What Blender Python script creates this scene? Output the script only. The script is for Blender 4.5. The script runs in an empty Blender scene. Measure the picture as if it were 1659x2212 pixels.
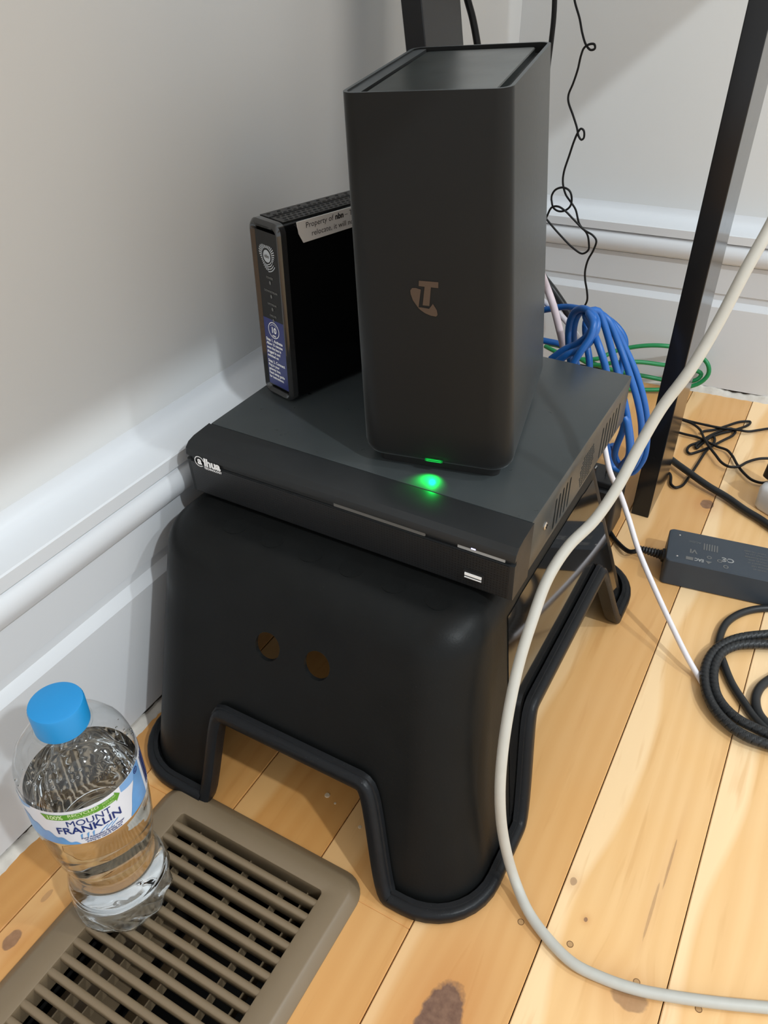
import bpy, bmesh, math, random
from mathutils import Vector, Matrix
random.seed(7)
SC = bpy.context.scene
COL = SC.collection
PI = math.pi

# ---------------------------------------------------------------- camera
cam_d = bpy.data.cameras.new('camera')
cam = bpy.data.objects.new('camera', cam_d)
COL.objects.link(cam)
cam_d.sensor_fit = 'AUTO'
cam_d.sensor_width = 36.0
cam_d.lens = 36.0 * 1735.19 / 2212.0
cam_d.clip_start = 0.01
right = Vector((0.8728, 0.4881, -0.0061)).normalized()
fwd = Vector((-0.3954, 0.6996, -0.5951)).normalized()
up = right.cross(fwd).normalized()
right = fwd.cross(up).normalized()
mw = Matrix((right, up, -fwd)).transposed().to_4x4()
mw.translation = Vector((0.399, -1.0933, 0.55))
cam.matrix_world = mw
SC.camera = cam

# ---------------------------------------------------------------- light
SC.view_settings.view_transform = 'Standard'
SC.view_settings.look = 'None'
SC.view_settings.exposure = 0.0
SC.view_settings.gamma = 1.0
SC.view_settings.use_curve_mapping = False
world = bpy.data.worlds.new('room_light')
SC.world = world
world.use_nodes = True
bg = world.node_tree.nodes['Background']
bg.inputs['Color'].default_value = (0.90, 0.955, 1.0, 1)
bg.inputs['Strength'].default_value = 1.22


def lamp(name, loc, target, power, size, col=(1, 1, 1)):
    d = bpy.data.lights.new(name, 'AREA')
    d.shape = 'DISK'
    d.size = size
    d.energy = power
    d.color = col
    o = bpy.data.objects.new(name, d)
    o.location = loc
    o.rotation_euler = (Vector(target) - Vector(loc)).to_track_quat('-Z', 'Y').to_euler()
    COL.objects.link(o)
    return o


lamp('ceiling_lamp', (2.05, -1.38, 2.25), (0.15, -0.6, 0.2), 33, 0.085, (0.90, 0.97, 1.0))
lamp('ceiling_lamp', (2.05, -0.25, 2.25), (0.15, -0.6, 0.2), 15, 0.085, (0.90, 0.97, 1.0))


# ---------------------------------------------------------------- materials
def srgb(r, g, b):
    f = lambda c: (c / 255 / 12.92) if c / 255 <= 0.04045 else ((c / 255 + 0.055) / 1.055) ** 2.4
    return (f(r), f(g), f(b), 1.0)


class NT:
    def __init__(s, name):
        s.m = bpy.data.materials.new(name)
        s.m.use_nodes = True
        s.t = s.m.node_tree
        s.b = s.t.nodes['Principled BSDF']
        s.out = s.t.nodes['Material Output']

    def n(s, typ, **kw):
        x = s.t.nodes.new(typ)
        for k, v in kw.items():
            setattr(x, k, v)
        return x

    def l(s, a, b):
        s.t.links.new(a, b)

    def math(s, op, a, b=None, c=None, clamp=False):
        x = s.n('ShaderNodeMath', operation=op)
        x.use_clamp = clamp
        for i, v in enumerate((a, b, c)):
            if v is None:
                continue
            if isinstance(v, (int, float)):
                x.inputs[i].default_value = v
            else:
                s.l(v, x.inputs[i])
        return x.outputs[0]

    def mix(s, f, a, b, mode='MIX'):
        x = s.n('ShaderNodeMix', data_type='RGBA', blend_type=mode)
        for i, v in ((0, f), (6, a), (7, b)):
            if isinstance(v, (int, float)):
                x.inputs[i].default_value = v
            elif isinstance(v, tuple):
                x.inputs[i].default_value = v
            else:
                s.l(v, x.inputs[i])
        return x.outputs[2]

    def noise(s, vec, scale, detail=2.0, rough=0.5, dist=0.0):
        x = s.n('ShaderNodeTexNoise')
        x.inputs['Scale'].default_value = scale
        x.inputs['Detail'].default_value = detail
        x.inputs['Roughness'].default_value = rough
        x.inputs['Distortion'].default_value = dist
        if vec is not None:
            s.l(vec, x.inputs['Vector'])
        return x.outputs['Fac']


def mat(name, col, rough=0.5, metal=0.0, spec=0.5, var=0.06, nscale=60.0, bump=0.0, bscale=600.0,
        coat=0.0, emit=None, estr=0.0, dust=0.0, rvar=0.06):
    q = NT(name)
    tc = q.n('ShaderNodeTexCoord')
    v = tc.outputs['Object']
    nf = q.noise(v, nscale, 3.0)
    lo = tuple(max(0, c * (1 - var)) for c in col[:3]) + (1,)
    hi = tuple(min(1, c * (1 + var)) for c in col[:3]) + (1,)
    c = q.mix(nf, lo, hi)
    if dust:
        dn = q.noise(v, 900.0, 2.0)
        dm = q.math('MULTIPLY', q.math('GREATER_THAN', dn, 0.74), dust)
        c = q.mix(dm, c, (0.35, 0.35, 0.35, 1))
    q.l(c, q.b.inputs['Base Color'])
    r = q.math('MULTIPLY_ADD', nf, 2 * rvar, rough - rvar, clamp=True)
    q.l(r, q.b.inputs['Roughness'])
    q.b.inputs['Metallic'].default_value = metal
    q.b.inputs['Specular IOR Level'].default_value = spec
    q.b.inputs['Coat Weight'].default_value = coat
    q.b.inputs['Coat Roughness'].default_value = 0.05
    if bump:
        bn = q.noise(v, bscale, 2.0)
        bp = q.n('ShaderNodeBump')
        bp.inputs['Strength'].default_value = bump
        bp.inputs['Distance'].default_value = 0.0005
        q.l(bn, bp.inputs['Height'])
        q.l(bp.outputs[0], q.b.inputs['Normal'])
    if emit:
        q.b.inputs['Emission Color'].default_value = emit
        q.b.inputs['Emission Strength'].default_value = estr
    return q.m


M = {}
M['wall'] = mat('wall_paint', (0.635, 0.645, 0.645, 1), 0.75, var=0.02, nscale=6, bump=0.06, bscale=160)
M['skirting'] = mat('gloss_white_paint', (0.635, 0.655, 0.68, 1), 0.32, var=0.02, nscale=8, bump=0.05, bscale=60)
M['caulk'] = mat('old_caulk', (0.62, 0.58, 0.52, 1), 0.8, var=0.25, nscale=90, bump=0.4, bscale=300)
M['gap'] = mat('dark_gap', (0.03, 0.02, 0.014, 1), 0.9)
M['subfloor'] = mat('dark_subfloor', (0.03, 0.018, 0.01, 1), 0.9)
M['stool'] = mat('black_satin_plastic', (0.0078, 0.0083, 0.0083, 1), 0.38, spec=0.12, var=0.2, nscale=40, bump=0.12, bscale=700, dust=0.05)
M['stool_rim'] = mat('black_rim_plastic', (0.0095, 0.0102, 0.0115, 1), 0.36, spec=0.18, var=0.2, nscale=200, bump=0.2, bscale=900, dust=0.10)
M['stool_gloss'] = mat('polished_black_plastic', (0.008, 0.0075, 0.007, 1), 0.05, spec=0.55, var=0.2, coat=0.2, rvar=0.02, dust=0.02)
M['rec'] = mat('black_coated_steel', (0.043, 0.050, 0.052, 1), 0.30, spec=0.35, var=0.08, bump=0.08, bscale=1500)
M['bezel'] = mat('black_bezel_plastic', (0.020, 0.0215, 0.0225, 1), 0.34, spec=0.2, var=0.1)
M['rec_in'] = mat('dark_cavity', (0.004, 0.003, 0.003, 1), 0.8)
M['steel'] = mat('bright_steel', (0.6, 0.6, 0.6, 1), 0.25, metal=1.0)
M['silver'] = mat('grey_silver_strip', (0.36, 0.38, 0.39, 1), 0.4)
M['white_print'] = mat('white_print', (0.9, 0.9, 0.9, 1), 0.5, var=0.02)
M['grey_print'] = mat('grey_print', (0.30, 0.30, 0.29, 1), 0.6)
M['dim_print'] = mat('dim_grey_print', (0.13, 0.13, 0.125, 1), 0.6)
M['router'] = mat('charcoal_matte_plastic', (0.012, 0.0122, 0.012, 1), 0.37, spec=0.13, var=0.04, nscale=300, rvar=0.02)
M['router'].node_tree.nodes['Principled BSDF'].inputs['Sheen Weight'].default_value = 0.16
M['router'].node_tree.nodes['Principled BSDF'].inputs['Sheen Roughness'].default_value = 0.35
M['router'].node_tree.nodes['Principled BSDF'].inputs['Sheen Tint'].default_value = (0.85, 0.95, 1.0, 1)
M['router_top'] = mat('smoke_top_plate', (0.022, 0.027, 0.026, 1), 0.30, spec=0.3, var=0.25, nscale=30)
M['router_foot'] = mat('black_rubber_foot', (0.006, 0.006, 0.006, 1), 0.7)
M['copper'] = mat('copper_brown_print', (0.060, 0.035, 0.020, 1), 0.5, var=0.05)
M['nbn'] = mat('gloss_black_plastic', (0.003, 0.0032, 0.0036, 1), 0.14, spec=0.2, rvar=0.03)
M['nbn_top'] = mat('ribbed_black_plastic', (0.012, 0.012, 0.012, 1), 0.4)
M['nbn_edge'] = mat('clear_edge_plastic', (0.022, 0.022, 0.022, 1), 0.12, spec=0.5, coat=0.5, rvar=0.03)
M['nbn_face'] = mat('gloss_front_face', (0.008, 0.008, 0.008, 1), 0.06, spec=0.5, rvar=0.02)
M['sticker'] = mat('white_sticker', (0.66, 0.64, 0.62, 1), 0.55, var=0.05)
M['blue_sticker'] = mat('navy_sticker', (0.030, 0.038, 0.16, 1), 0.35)
M['black_print'] = mat('black_print', (0.012, 0.012, 0.014, 1), 0.6)
M['sun_print'] = mat('silver_print', (0.42, 0.45, 0.48, 1), 0.4)
M['cap'] = mat('sky_blue_cap', srgb(26, 136, 200), 0.42, var=0.04)
M['label_white'] = mat('label_white_film', (0.66, 0.69, 0.76, 1), 0.35, var=0.03)
M['label_blue'] = mat('label_mountain_blue', srgb(95, 150, 205), 0.3, var=0.35, nscale=70)
M['label_navy'] = mat('label_navy_ink', srgb(20, 45, 110), 0.4)
M['label_green'] = mat('label_green_ink', srgb(88, 148, 48), 0.4)
M['label_pale'] = mat('label_pale_ink', srgb(190, 215, 160), 0.4)
M['label_sky'] = mat('label_sky_ink', srgb(120, 165, 215), 0.35, var=0.15, nscale=60)
M['vent'] = mat('taupe_enamel', srgb(120, 103, 80), 0.42, var=0.05, nscale=30, bump=0.05)
M['duct'] = mat('dark_duct_metal', (0.012, 0.011, 0.010, 1), 0.5)
M['desk'] = mat('black_powder_coat', (0.010, 0.010, 0.011, 1), 0.16, spec=0.35, rvar=0.02)
M['desktop'] = mat('white_desktop', (0.78, 0.78, 0.78, 1), 0.5, var=0.03)
M['white_cable'] = mat('grey_white_sheath', srgb(184, 182, 174), 0.5, var=0.06, nscale=120)
M['white_thin'] = mat('white_sheath', srgb(222, 218, 222), 0.45, var=0.04)
M['pink'] = mat('pinkish_white_sheath', srgb(215, 200, 205), 0.5)
M['blue'] = mat('blue_sheath', srgb(30, 96, 172), 0.40, var=0.12, nscale=50)
M['green'] = mat('green_sheath', srgb(18, 128, 72), 0.42, var=0.1, nscale=50)
M['black_cable'] = mat('black_sheath', (0.006, 0.006, 0.0065, 1), 0.42, spec=0.25)
M['black_cable2'] = mat('charcoal_sheath', (0.022, 0.023, 0.024, 1), 0.36, spec=0.3)
M['psu'] = mat('slate_black_plastic', (0.050, 0.060, 0.073, 1), 0.42, spec=0.2, bump=0.06, bscale=1500)
M['board_white'] = mat('white_power_board_plastic', (0.78, 0.79, 0.80, 1), 0.35, var=0.02)
M['plug'] = mat('black_plug_plastic', (0.010, 0.010, 0.011, 1), 0.45)
M['nail'] = mat('nail_putty', srgb(186, 146, 98), 0.7, var=0.2, nscale=900)
M['nail_ring'] = mat('nail_ring_dark', srgb(120, 84, 48), 0.7)
M['speck'] = mat('paint_speck', (0.62, 0.48, 0.32, 1), 0.5)
M['led_green'] = mat('green_status_light', (0.0, 0.2, 0.03, 1), 0.3, emit=(0.0, 1.0, 0.12, 1), estr=0.04)
M['led_line'] = mat('green_light_edge', (0.0, 0.2, 0.03, 1), 0.3, emit=(0.02, 1.0, 0.14, 1), estr=0.75)
M['led_blue'] = mat('blue_white_light', (0.5, 0.5, 0.8, 1), 0.3, emit=(0.55, 0.55, 1.0, 1), estr=2.5)


def bezel_mat():
    q = NT('black_bezel_dotted')
    tc = q.n('ShaderNodeTexCoord')
    sep = q.n('ShaderNodeSeparateXYZ')
    q.l(tc.outputs['Object'], sep.inputs[0])
    k = 2 * PI / 0.0042
    a = q.math('SINE', q.math('MULTIPLY', q.math('ADD', sep.outputs[0], sep.outputs[2]), k))
    b = q.math('SINE', q.math('MULTIPLY', q.math('SUBTRACT', sep.outputs[0], sep.outputs[2]), k))
    d = q.math('GREATER_THAN', q.math('MULTIPLY', a, b), 0.42)
    c = q.mix(d, (0.013, 0.0135, 0.0145, 1), (0.003, 0.003, 0.003, 1))
    q.l(c, q.b.inputs['Base Color'])
    q.b.inputs['Roughness'].default_value = 0.42
    bp = q.n('ShaderNodeBump')
    bp.invert = True
    bp.inputs['Strength'].default_value = 0.7
    bp.inputs['Distance'].default_value = 0.0006
    q.l(d, bp.inputs['Height'])
    q.l(bp.outputs[0], q.b.inputs['Normal'])
    return q.m


M['bezel_dot'] = bezel_mat()

# (x, y, half width, half length, strength): the knots the boards show
KNOTS = [(0.322, -0.895, 0.0125, 0.026, 1.0), (0.050, -0.988, 0.0045, 0.007, 0.75), (0.355, -0.253, 0.007, 0.009, 0.8),
         (0.421, -0.822, 0.011, 0.008, 0.55), (0.366, -0.766, 0.0022, 0.003, 0.5), (0.318, -0.068, 0.004, 0.005, 0.4),
         (0.243, -0.80, 0.004, 0.006, 0.6), (0.47, -0.50, 0.003, 0.006, 0.4), (0.047, -0.955, 0.002, 0.005, 0.35),
         (0.4225, -0.7200, 0.0008, 0.020, 0.40), (0.4195, -0.7600, 0.0010, 0.022, 0.35), (0.382, -0.788, 0.0012, 0.0016, 0.8)]


def wood_mat():
    q = NT('honey_pine_boards')
    tc = q.n('ShaderNodeTexCoord')
    oi = q.n('ShaderNodeObjectInfo')
    sep = q.n('ShaderNodeSeparateXYZ')
    q.l(tc.outputs['Object'], sep.inputs[0])
    X, Y = sep.outputs[0], sep.outputs[1]
    rnd = oi.outputs['Random']
    # slow wander of the grain along the board
    comb = q.n('ShaderNodeCombineXYZ')
    q.l(q.math('MULTIPLY', X, 5.0), comb.inputs[0])
    q.l(q.math('MULTIPLY', Y, 1.5), comb.inputs[1])
    q.l(q.math('MULTIPLY', rnd, 37.0), comb.inputs[2])
    wander = q.noise(comb.outputs[0], 1.6, 1.0)
    g = q.math('ADD', X, q.math('MULTIPLY', wander, 0.055))
    kmask = None
    halo = None
    for (kx, ky, a, b, s) in KNOTS:
        dx = q.math('SUBTRACT', X, kx)
        dy = q.math('SUBTRACT', Y, ky)
        ex = q.math('DIVIDE', dx, a)
        ey = q.math('DIVIDE', dy, b)
        d2 = q.math('ADD', q.math('MULTIPLY', ex, ex), q.math('MULTIPLY', ey, ey))
        fall = q.math('EXPONENT', q.math('MULTIPLY', d2, -0.16))
        g = q.math('ADD', g, q.math('MULTIPLY', q.math('MULTIPLY', fall, q.math('SIGN', dx)), -a * 0.9))
        kn = q.noise(tc.outputs['Object'], 160.0, 2.0)
        rag = q.math('ADD', d2, q.math('MULTIPLY', q.math('SUBTRACT', kn, 0.5), 0.9))
        core = q.math('MULTIPLY', q.math('SUBTRACT', 1.25, rag, clamp=True), 3.0, clamp=True)
        core = q.math('MULTIPLY', core, s)
        hl = q.math('MULTIPLY', fall, s * 0.5)
        kmask = core if kmask is None else q.math('MAXIMUM', kmask, core)
        halo = hl if halo is None else q.math('MAXIMUM', halo, hl)
    # growth rings: fine and broad
    c2 = q.n('ShaderNodeCombineXYZ')
    q.l(q.math('MULTIPLY', g, 1.0), c2.inputs[0])
    q.l(q.math('MULTIPLY', Y, 0.03), c2.inputs[1])
    q.l(q.math('MULTIPLY', rnd, 11.0), c2.inputs[2])
    fine = q.noise(c2.outputs[0], 210.0, 3.0, 0.6)
    broad = q.noise(c2.outputs[0], 32.0, 2.0, 0.5)
    ring = q.n('ShaderNodeMath', operation='SINE')
    q.l(q.math('MULTIPLY', g, 430.0), ring.inputs[0])
    ringf = q.math('MULTIPLY_ADD', ring.outputs[0], 0.5, 0.5)
    patch = q.noise(tc.outputs['Object'], 9.0, 2.0)
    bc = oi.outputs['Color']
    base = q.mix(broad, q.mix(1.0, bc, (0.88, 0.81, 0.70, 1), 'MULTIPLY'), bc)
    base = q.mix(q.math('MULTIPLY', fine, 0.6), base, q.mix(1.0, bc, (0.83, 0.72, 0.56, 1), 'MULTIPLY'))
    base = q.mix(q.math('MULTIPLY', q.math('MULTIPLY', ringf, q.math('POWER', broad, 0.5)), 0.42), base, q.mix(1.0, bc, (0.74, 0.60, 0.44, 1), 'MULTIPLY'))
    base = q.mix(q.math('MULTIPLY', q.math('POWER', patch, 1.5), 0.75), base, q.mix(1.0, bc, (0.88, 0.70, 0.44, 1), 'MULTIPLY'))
    # pale sapwood along one edge of a board, its border wandering
    u = q.math('FRACT', q.math('DIVIDE', q.math('SUBTRACT', X, 0.0385), 0.0805))
    c3 = q.n('ShaderNodeCombineXYZ')
    q.l(q.math('MULTIPLY', Y, 5.0), c3.inputs[0])
    q.l(q.math('MULTIPLY', rnd, 23.0), c3.inputs[1])
    edge = q.math('MULTIPLY_ADD', q.noise(c3.outputs[0], 1.0, 1.0), 0.75, -0.12)
    sap = q.math('MULTIPLY', q.math('SUBTRACT', edge, u), 14.0, clamp=True)
    base = q.mix(q.math('MULTIPLY', sap, 0.75), base, q.mix(1.0, bc, (1.03, 1.08, 1.16, 1), 'MULTIPLY'))
    # thin dark streaks
    c4 = q.n('ShaderNodeCombineXYZ')
    q.l(g, c4.inputs[0])
    q.l(q.math('MULTIPLY', Y, 0.07), c4.inputs[1])
    q.l(q.math('MULTIPLY', rnd, 5.0), c4.inputs[2])
    st = q.math('MULTIPLY', q.math('SUBTRACT', q.noise(c4.outputs[0], 150.0, 2.0), 0.60), 7.0, clamp=True)
    base = q.mix(q.math('MULTIPLY', st, 0.45), base, q.mix(1.0, bc, (0.72, 0.56, 0.38, 1), 'MULTIPLY'))
    base = q.mix(halo, base, srgb(176, 104, 44))
    kc = q.mix(q.noise(tc.outputs['Object'], 190.0, 3.0), srgb(74, 48, 42), srgb(150, 116, 94))
    base = q.mix(kmask, base, kc)
    q.l(base, q.b.inputs['Base Color'])
    q.l(q.math('MULTIPLY_ADD', patch, 0.14, 0.27), q.b.inputs['Roughness'])
    q.b.inputs['Specular IOR Level'].default_value = 0.35
    bp = q.n('ShaderNodeBump')
    bp.inputs['Strength'].default_value = 0.06
    bp.inputs['Distance'].default_value = 0.0006
    q.l(fine, bp.inputs['Height'])
    q.l(bp.outputs[0], q.b.inputs['Normal'])
    return q.m


M['wood'] = wood_mat()


def film_mat():
    q = NT('clear_bottle_plastic')
    tr = q.n('ShaderNodeBsdfTransparent')
    tr.inputs[0].default_value = (0.965, 0.98, 0.985, 1)
    gl = q.n('ShaderNodeBsdfGlossy')
    gl.inputs['Roughness'].default_value = 0.04
    fr = q.n('ShaderNodeLayerWeight')
    fr.inputs['Blend'].default_value = 0.5
    tc = q.n('ShaderNodeTexCoord')
    nz = q.noise(tc.outputs['Object'], 55.0, 2.0)
    bp = q.n('ShaderNodeBump')
    bp.inputs['Strength'].default_value = 0.25
    bp.inputs['Distance'].default_value = 0.002
    q.l(nz, bp.inputs['Height'])
    q.l(bp.outputs[0], gl.inputs['Normal'])
    q.l(bp.outputs[0], fr.inputs['Normal'])
    mx = q.n('ShaderNodeMixShader')
    q.l(q.math('MULTIPLY_ADD', q.math('POWER', fr.outputs['Facing'], 4.0), 0.75, 0.045, clamp=True), mx.inputs[0])
    q.l(tr.outputs[0], mx.inputs[1])
    q.l(gl.outputs[0], mx.inputs[2])
    q.l(mx.outputs[0], q.out.inputs[0])
    return q.m


def water_mat(name, ior):
    q = NT(name)
    q.b.inputs['Base Color'].default_value = (0.97, 0.985, 0.99, 1)
    q.b.inputs['Roughness'].default_value = 0.0
    q.b.inputs['IOR'].default_value = ior
    q.b.inputs['Transmission Weight'].default_value = 1.0
    tc = q.n('ShaderNodeTexCoord')
    nz = q.noise(tc.outputs['Object'], 40.0, 1.0)
    bp = q.n('ShaderNodeBump')
    bp.inputs['Strength'].default_value = 0.05
    bp.inputs['Distance'].default_value = 0.001
    q.l(nz, bp.inputs['Height'])
    q.l(bp.outputs[0], q.b.inputs['Normal'])
    return q.m


M['film'] = film_mat()
M['water'] = water_mat('water', 1.33)


# ---------------------------------------------------------------- mesh helpers
class MB:
    def __init__(s):
        s.v, s.f = [], []

    def add(s, vs, fs):
        o = len(s.v)
        s.v += [tuple(p) for p in vs]
        s.f += [tuple(i + o for i in f) for f in fs]
        return s

    def box(s, x0, y0, z0, x1, y1, z1):
        return s.add([(x0, y0, z0), (x1, y0, z0), (x1, y1, z0), (x0, y1, z0), (x0, y0, z1), (x1, y0, z1), (x1, y1, z1), (x0, y1, z1)],
                     [(3, 2, 1, 0), (4, 5, 6, 7), (0, 1, 5, 4), (1, 2, 6, 5), (2, 3, 7, 6), (3, 0, 4, 7)])

    def rings(s, rs, closed=True, cap0=True, cap1=True, loop=False):
        n = len(rs[0])
        vs = [p for r in rs for p in r]
        fs = []
        m = len(rs)
        for k in range(m if loop else m - 1):
            k2 = (k + 1) % m
            for i in range(n if closed else n - 1):
                j = (i + 1) % n
                fs.append((k * n + i, k * n + j, k2 * n + j, k2 * n + i))
        if cap0 and not loop:
            fs.append(tuple(range(n))[::-1])
        if cap1 and not loop:
            fs.append(tuple((m - 1) * n + i for i in range(n)))
        return s.add(vs, fs)

    def prism(s, poly, fn0, fn1):
        return s.rings([[fn0(p) for p in poly], [fn1(p) for p in poly]])


def link_mesh(name, mb, material, parent=None, smooth=30, bevel=0.0, bseg=2, xf=None, fix=True):
    me = bpy.data.meshes.new(name)
    vs = mb.v if xf is None else [tuple(xf @ Vector(p)) for p in mb.v]
    me.from_pydata(vs, [], mb.f)
    if fix:
        bm = bmesh.new()
        bm.from_mesh(me)
        bmesh.ops.recalc_face_normals(bm, faces=bm.faces)
        if bevel:
            es = [e for e in bm.edges if len(e.link_faces) == 2 and e.calc_face_angle(0) > 0.5]
            bmesh.ops.bevel(bm, geom=es, offset=bevel, segments=bseg, profile=0.5, affect='EDGES', clamp_overlap=True)
        bm.to_mesh(me)
        bm.free()
    me.materials.append(material)
    if smooth:
        for p in me.polygons:
            p.use_smooth = True
        me.set_sharp_from_angle(angle=math.radians(smooth))
    o = bpy.data.objects.new(name, me)
    COL.objects.link(o)
    if parent is not None:
        o.parent = parent
    return o


def thing(name, label, cat, group=None, loc=None):
    o = bpy.data.objects.new(name, None)
    o.empty_display_size = 0.02
    COL.objects.link(o)
    o['label'] = label
    o['category'] = cat
    if group:
        o['group'] = group
    return o


def tag(o, label, cat, group=None):
    o['label'] = label
    o['category'] = cat
    if group:
        o['group'] = group
    return o


def struct(o):
    o['kind'] = 'structure'
    return o


def resample(pts, step):
    P = [Vector(p) for p in pts]
    P = [2 * P[0] - P[1]] + P + [2 * P[-1] - P[-2]]
    out = []
    for i in range(1, len(P) - 2):
        p0, p1, p2, p3 = P[i - 1:i + 3]
        t0 = 0.0
        t1 = t0 + max(1e-6, (p1 - p0).length) ** 0.5
        t2 = t1 + max(1e-6, (p2 - p1).length) ** 0.5
        t3 = t2 + max(1e-6, (p3 - p2).length) ** 0.5
        n = max(2, int((p2 - p1).length / step) + 1)
        for k in range(n):
            t = t1 + (t2 - t1) * k / n
            a1 = p0 * ((t1 - t) / (t1 - t0)) + p1 * ((t - t0) / (t1 - t0))
            a2 = p1 * ((t2 - t) / (t2 - t1)) + p2 * ((t - t1) / (t2 - t1))
            a3 = p2 * ((t3 - t) / (t3 - t2)) + p3 * ((t - t2) / (t3 - t2))
            b1 = a1 * ((t2 - t) / (t2 - t0)) + a2 * ((t - t0) / (t2 - t0))
            b2 = a2 * ((t3 - t) / (t3 - t1)) + a3 * ((t - t1) / (t3 - t1))
            out.append(b1 * ((t2 - t) / (t2 - t1)) + b2 * ((t - t1) / (t2 - t1)))
    out.append(P[-2])
    return out


def tube(mb, pts, r, seg=10, step=0.004, groove=0.0, gdepth=0.0):
    C = resample(pts, step)
    T = []
    for i in range(len(C)):
        a = C[max(0, i - 1)]
        b = C[min(len(C) - 1, i + 1)]
        d = b - a
        T.append(d.normalized() if d.length > 1e-9 else Vector((0, 0, 1)))
    ref = Vector((0, 0, 1)) if abs(T[0].z) < 0.9 else Vector((1, 0, 0))
    N = (ref - T[0] * ref.dot(T[0])).normalized()
    rs, s = [], 0.0
    for i, c in enumerate(C):
        if i:
            s += (C[i] - C[i - 1]).length
            N = (N - T[i] * N.dot(T[i])).normalized()
        B = T[i].cross(N)
        ring = []
        for k in range(seg):
            a = 2 * PI * k / seg
            rr = r
            if groove:
                ph = (s + 0.0035 * math.sin(a)) % groove
                if ph < 0.0007:
                    rr = r - gdepth
            ring.append(c + (N * math.cos(a) + B * math.sin(a)) * rr)
        rs.append(ring)
    mb.rings(rs)
    return mb


def lathe(mb, prof, cx, cy, z0, seg=48, rfn=None, caps=True):
    rs = []
    for (r, z) in prof:
        rs.append([(cx + (rfn(r, z, k) if rfn else r) * math.cos(2 * PI * k / seg), cy + (rfn(r, z, k) if rfn else r) * math.sin(2 * PI * k / seg), z0 + z) for k in range(seg)])
    return mb.rings(rs, cap0=caps, cap1=caps)


def rrect(x0, y0, x1, y1, r, n=6):
    pts = []
    for cx, cy, a0 in ((x1 - r, y0 + r, -90), (x1 - r, y1 - r, 0), (x0 + r, y1 - r, 90), (x0 + r, y0 + r, 180)):
        for k in range(n + 1):
            a = math.radians(a0 + 90 * k / n)
            pts.append((cx + r * math.cos(a), cy + r * math.sin(a)))
    return pts


def text_polys(body, size, bold=0.0, align='CENTER', res=3, xscale=1.0):
    cu = bpy.data.curves.new('text_tmp', 'FONT')
    cu.body = body
    cu.size = size
    cu.align_x = align
    cu.align_y = 'CENTER'
    cu.offset = bold
    cu.resolution_u = res
    o = bpy.data.objects.new('text_tmp', cu)
    COL.objects.link(o)
    dg = bpy.context.evaluated_depsgraph_get()
    dg.update()
    me = o.evaluated_get(dg).to_mesh()
    vs = [(v.co.x * xscale, v.co.y) for v in me.vertices]
    fs = [tuple(p.vertices) for p in me.polygons]
    o.evaluated_get(dg).to_mesh_clear()
    bpy.data.objects.remove(o)
    bpy.data.curves.remove(cu)
    return vs, fs


def put_text(mb, body, size, fn, bold=0.0, align='CENTER', dx=0.0, dy=0.0, rot=0.0, xscale=1.0):
    vs, fs = text_polys(body, size, bold, align, xscale=xscale)
    c, s = math.cos(rot), math.sin(rot)
    mb.add([fn(dx + x * c - y * s, dy + x * s + y * c) for x, y in vs], fs)
    return mb


def boolean_cut(o, cutters):
    for c in cutters:
        m = o.modifiers.new('cut', 'BOOLEAN')
        m.operation = 'DIFFERENCE'
        m.solver = 'EXACT'
        m.object = c
        m.use_self = True
    dg = bpy.context.evaluated_depsgraph_get()
    dg.update()
    me = bpy.data.meshes.new_from_object(o.evaluated_get(dg))
    o.modifiers.clear()
    old = o.data
    o.data = me
    bpy.data.meshes.remove(old)
    for c in cutters:
        bpy.data.objects.remove(c)
    for p in me.polygons:
        p.use_smooth = True
    me.set_sharp_from_angle(angle=math.radians(35))
    return o

# ---------------------------------------------------------------- the room
AL = 0.0989                      # the back wall is a little out of square
WX = -0.030                      # face of the left wall
def back(u, off, z):             # along the back wall, out into the room, up
    c, s = math.cos(math.atan(AL)), math.sin(math.atan(AL))
    return (u * c + off * s, u * s - off * c, z)


mb = MB().box(-0.12, -2.8, -0.15, WX, 0.12, 2.5)
struct(link_mesh('wall_left', mb, M['wall'], smooth=0))
mb = MB()
P = [(-0.04, 0.030), (2.9, 0.030), (2.9, 0.14), (-0.04, 0.14)]
mb.rings([[back(u, -o, -0.15) for u, o in P], [back(u, -o, 2.5) for u, o in P]])
struct(link_mesh('wall_back', mb, M['wall'], smooth=0))

# skirting board profile: (out from the wall face line, height)
PROF = [(-0.05, 0.0085), (0.0, 0.0085), (0.0, 0.124), (-0.0015, 0.1265), (-0.0065, 0.132), (-0.0070, 0.140), (-0.0045, 0.1415), (-0.0045, 0.1800), (-0.0075, 0.1805), (-0.0075, 0.1815),
        (-0.0005, 0.1820), (0.0035, 0.1848), (0.0064, 0.190), (0.0072, 0.1955), (0.0062, 0.2010), (0.0035, 0.2055), (0.0000, 0.2080), (-0.0060, 0.2084),
        (-0.0060, 0.2096), (0.0045, 0.2100), (0.0045, 0.2203), (0.0032, 0.2212), (-0.0100, 0.2222), (-0.0190, 0.2240), (-0.0250, 0.2272), (-0.0285, 0.2318), (-0.0298, 0.2375), (-0.05, 0.2380)]
mb = MB().rings([[(x, -2.7, z) for x, z in PROF], [(x, 0.04, z) for x, z in PROF]])
struct(link_mesh('baseboard_left', mb, M['skirting'], smooth=25))
mb = MB().rings([[back(-0.05, x, z) for x, z in PROF], [back(2.8, x, z) for x, z in PROF]])
struct(link_mesh('baseboard_back', mb, M['skirting'], smooth=25))

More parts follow.
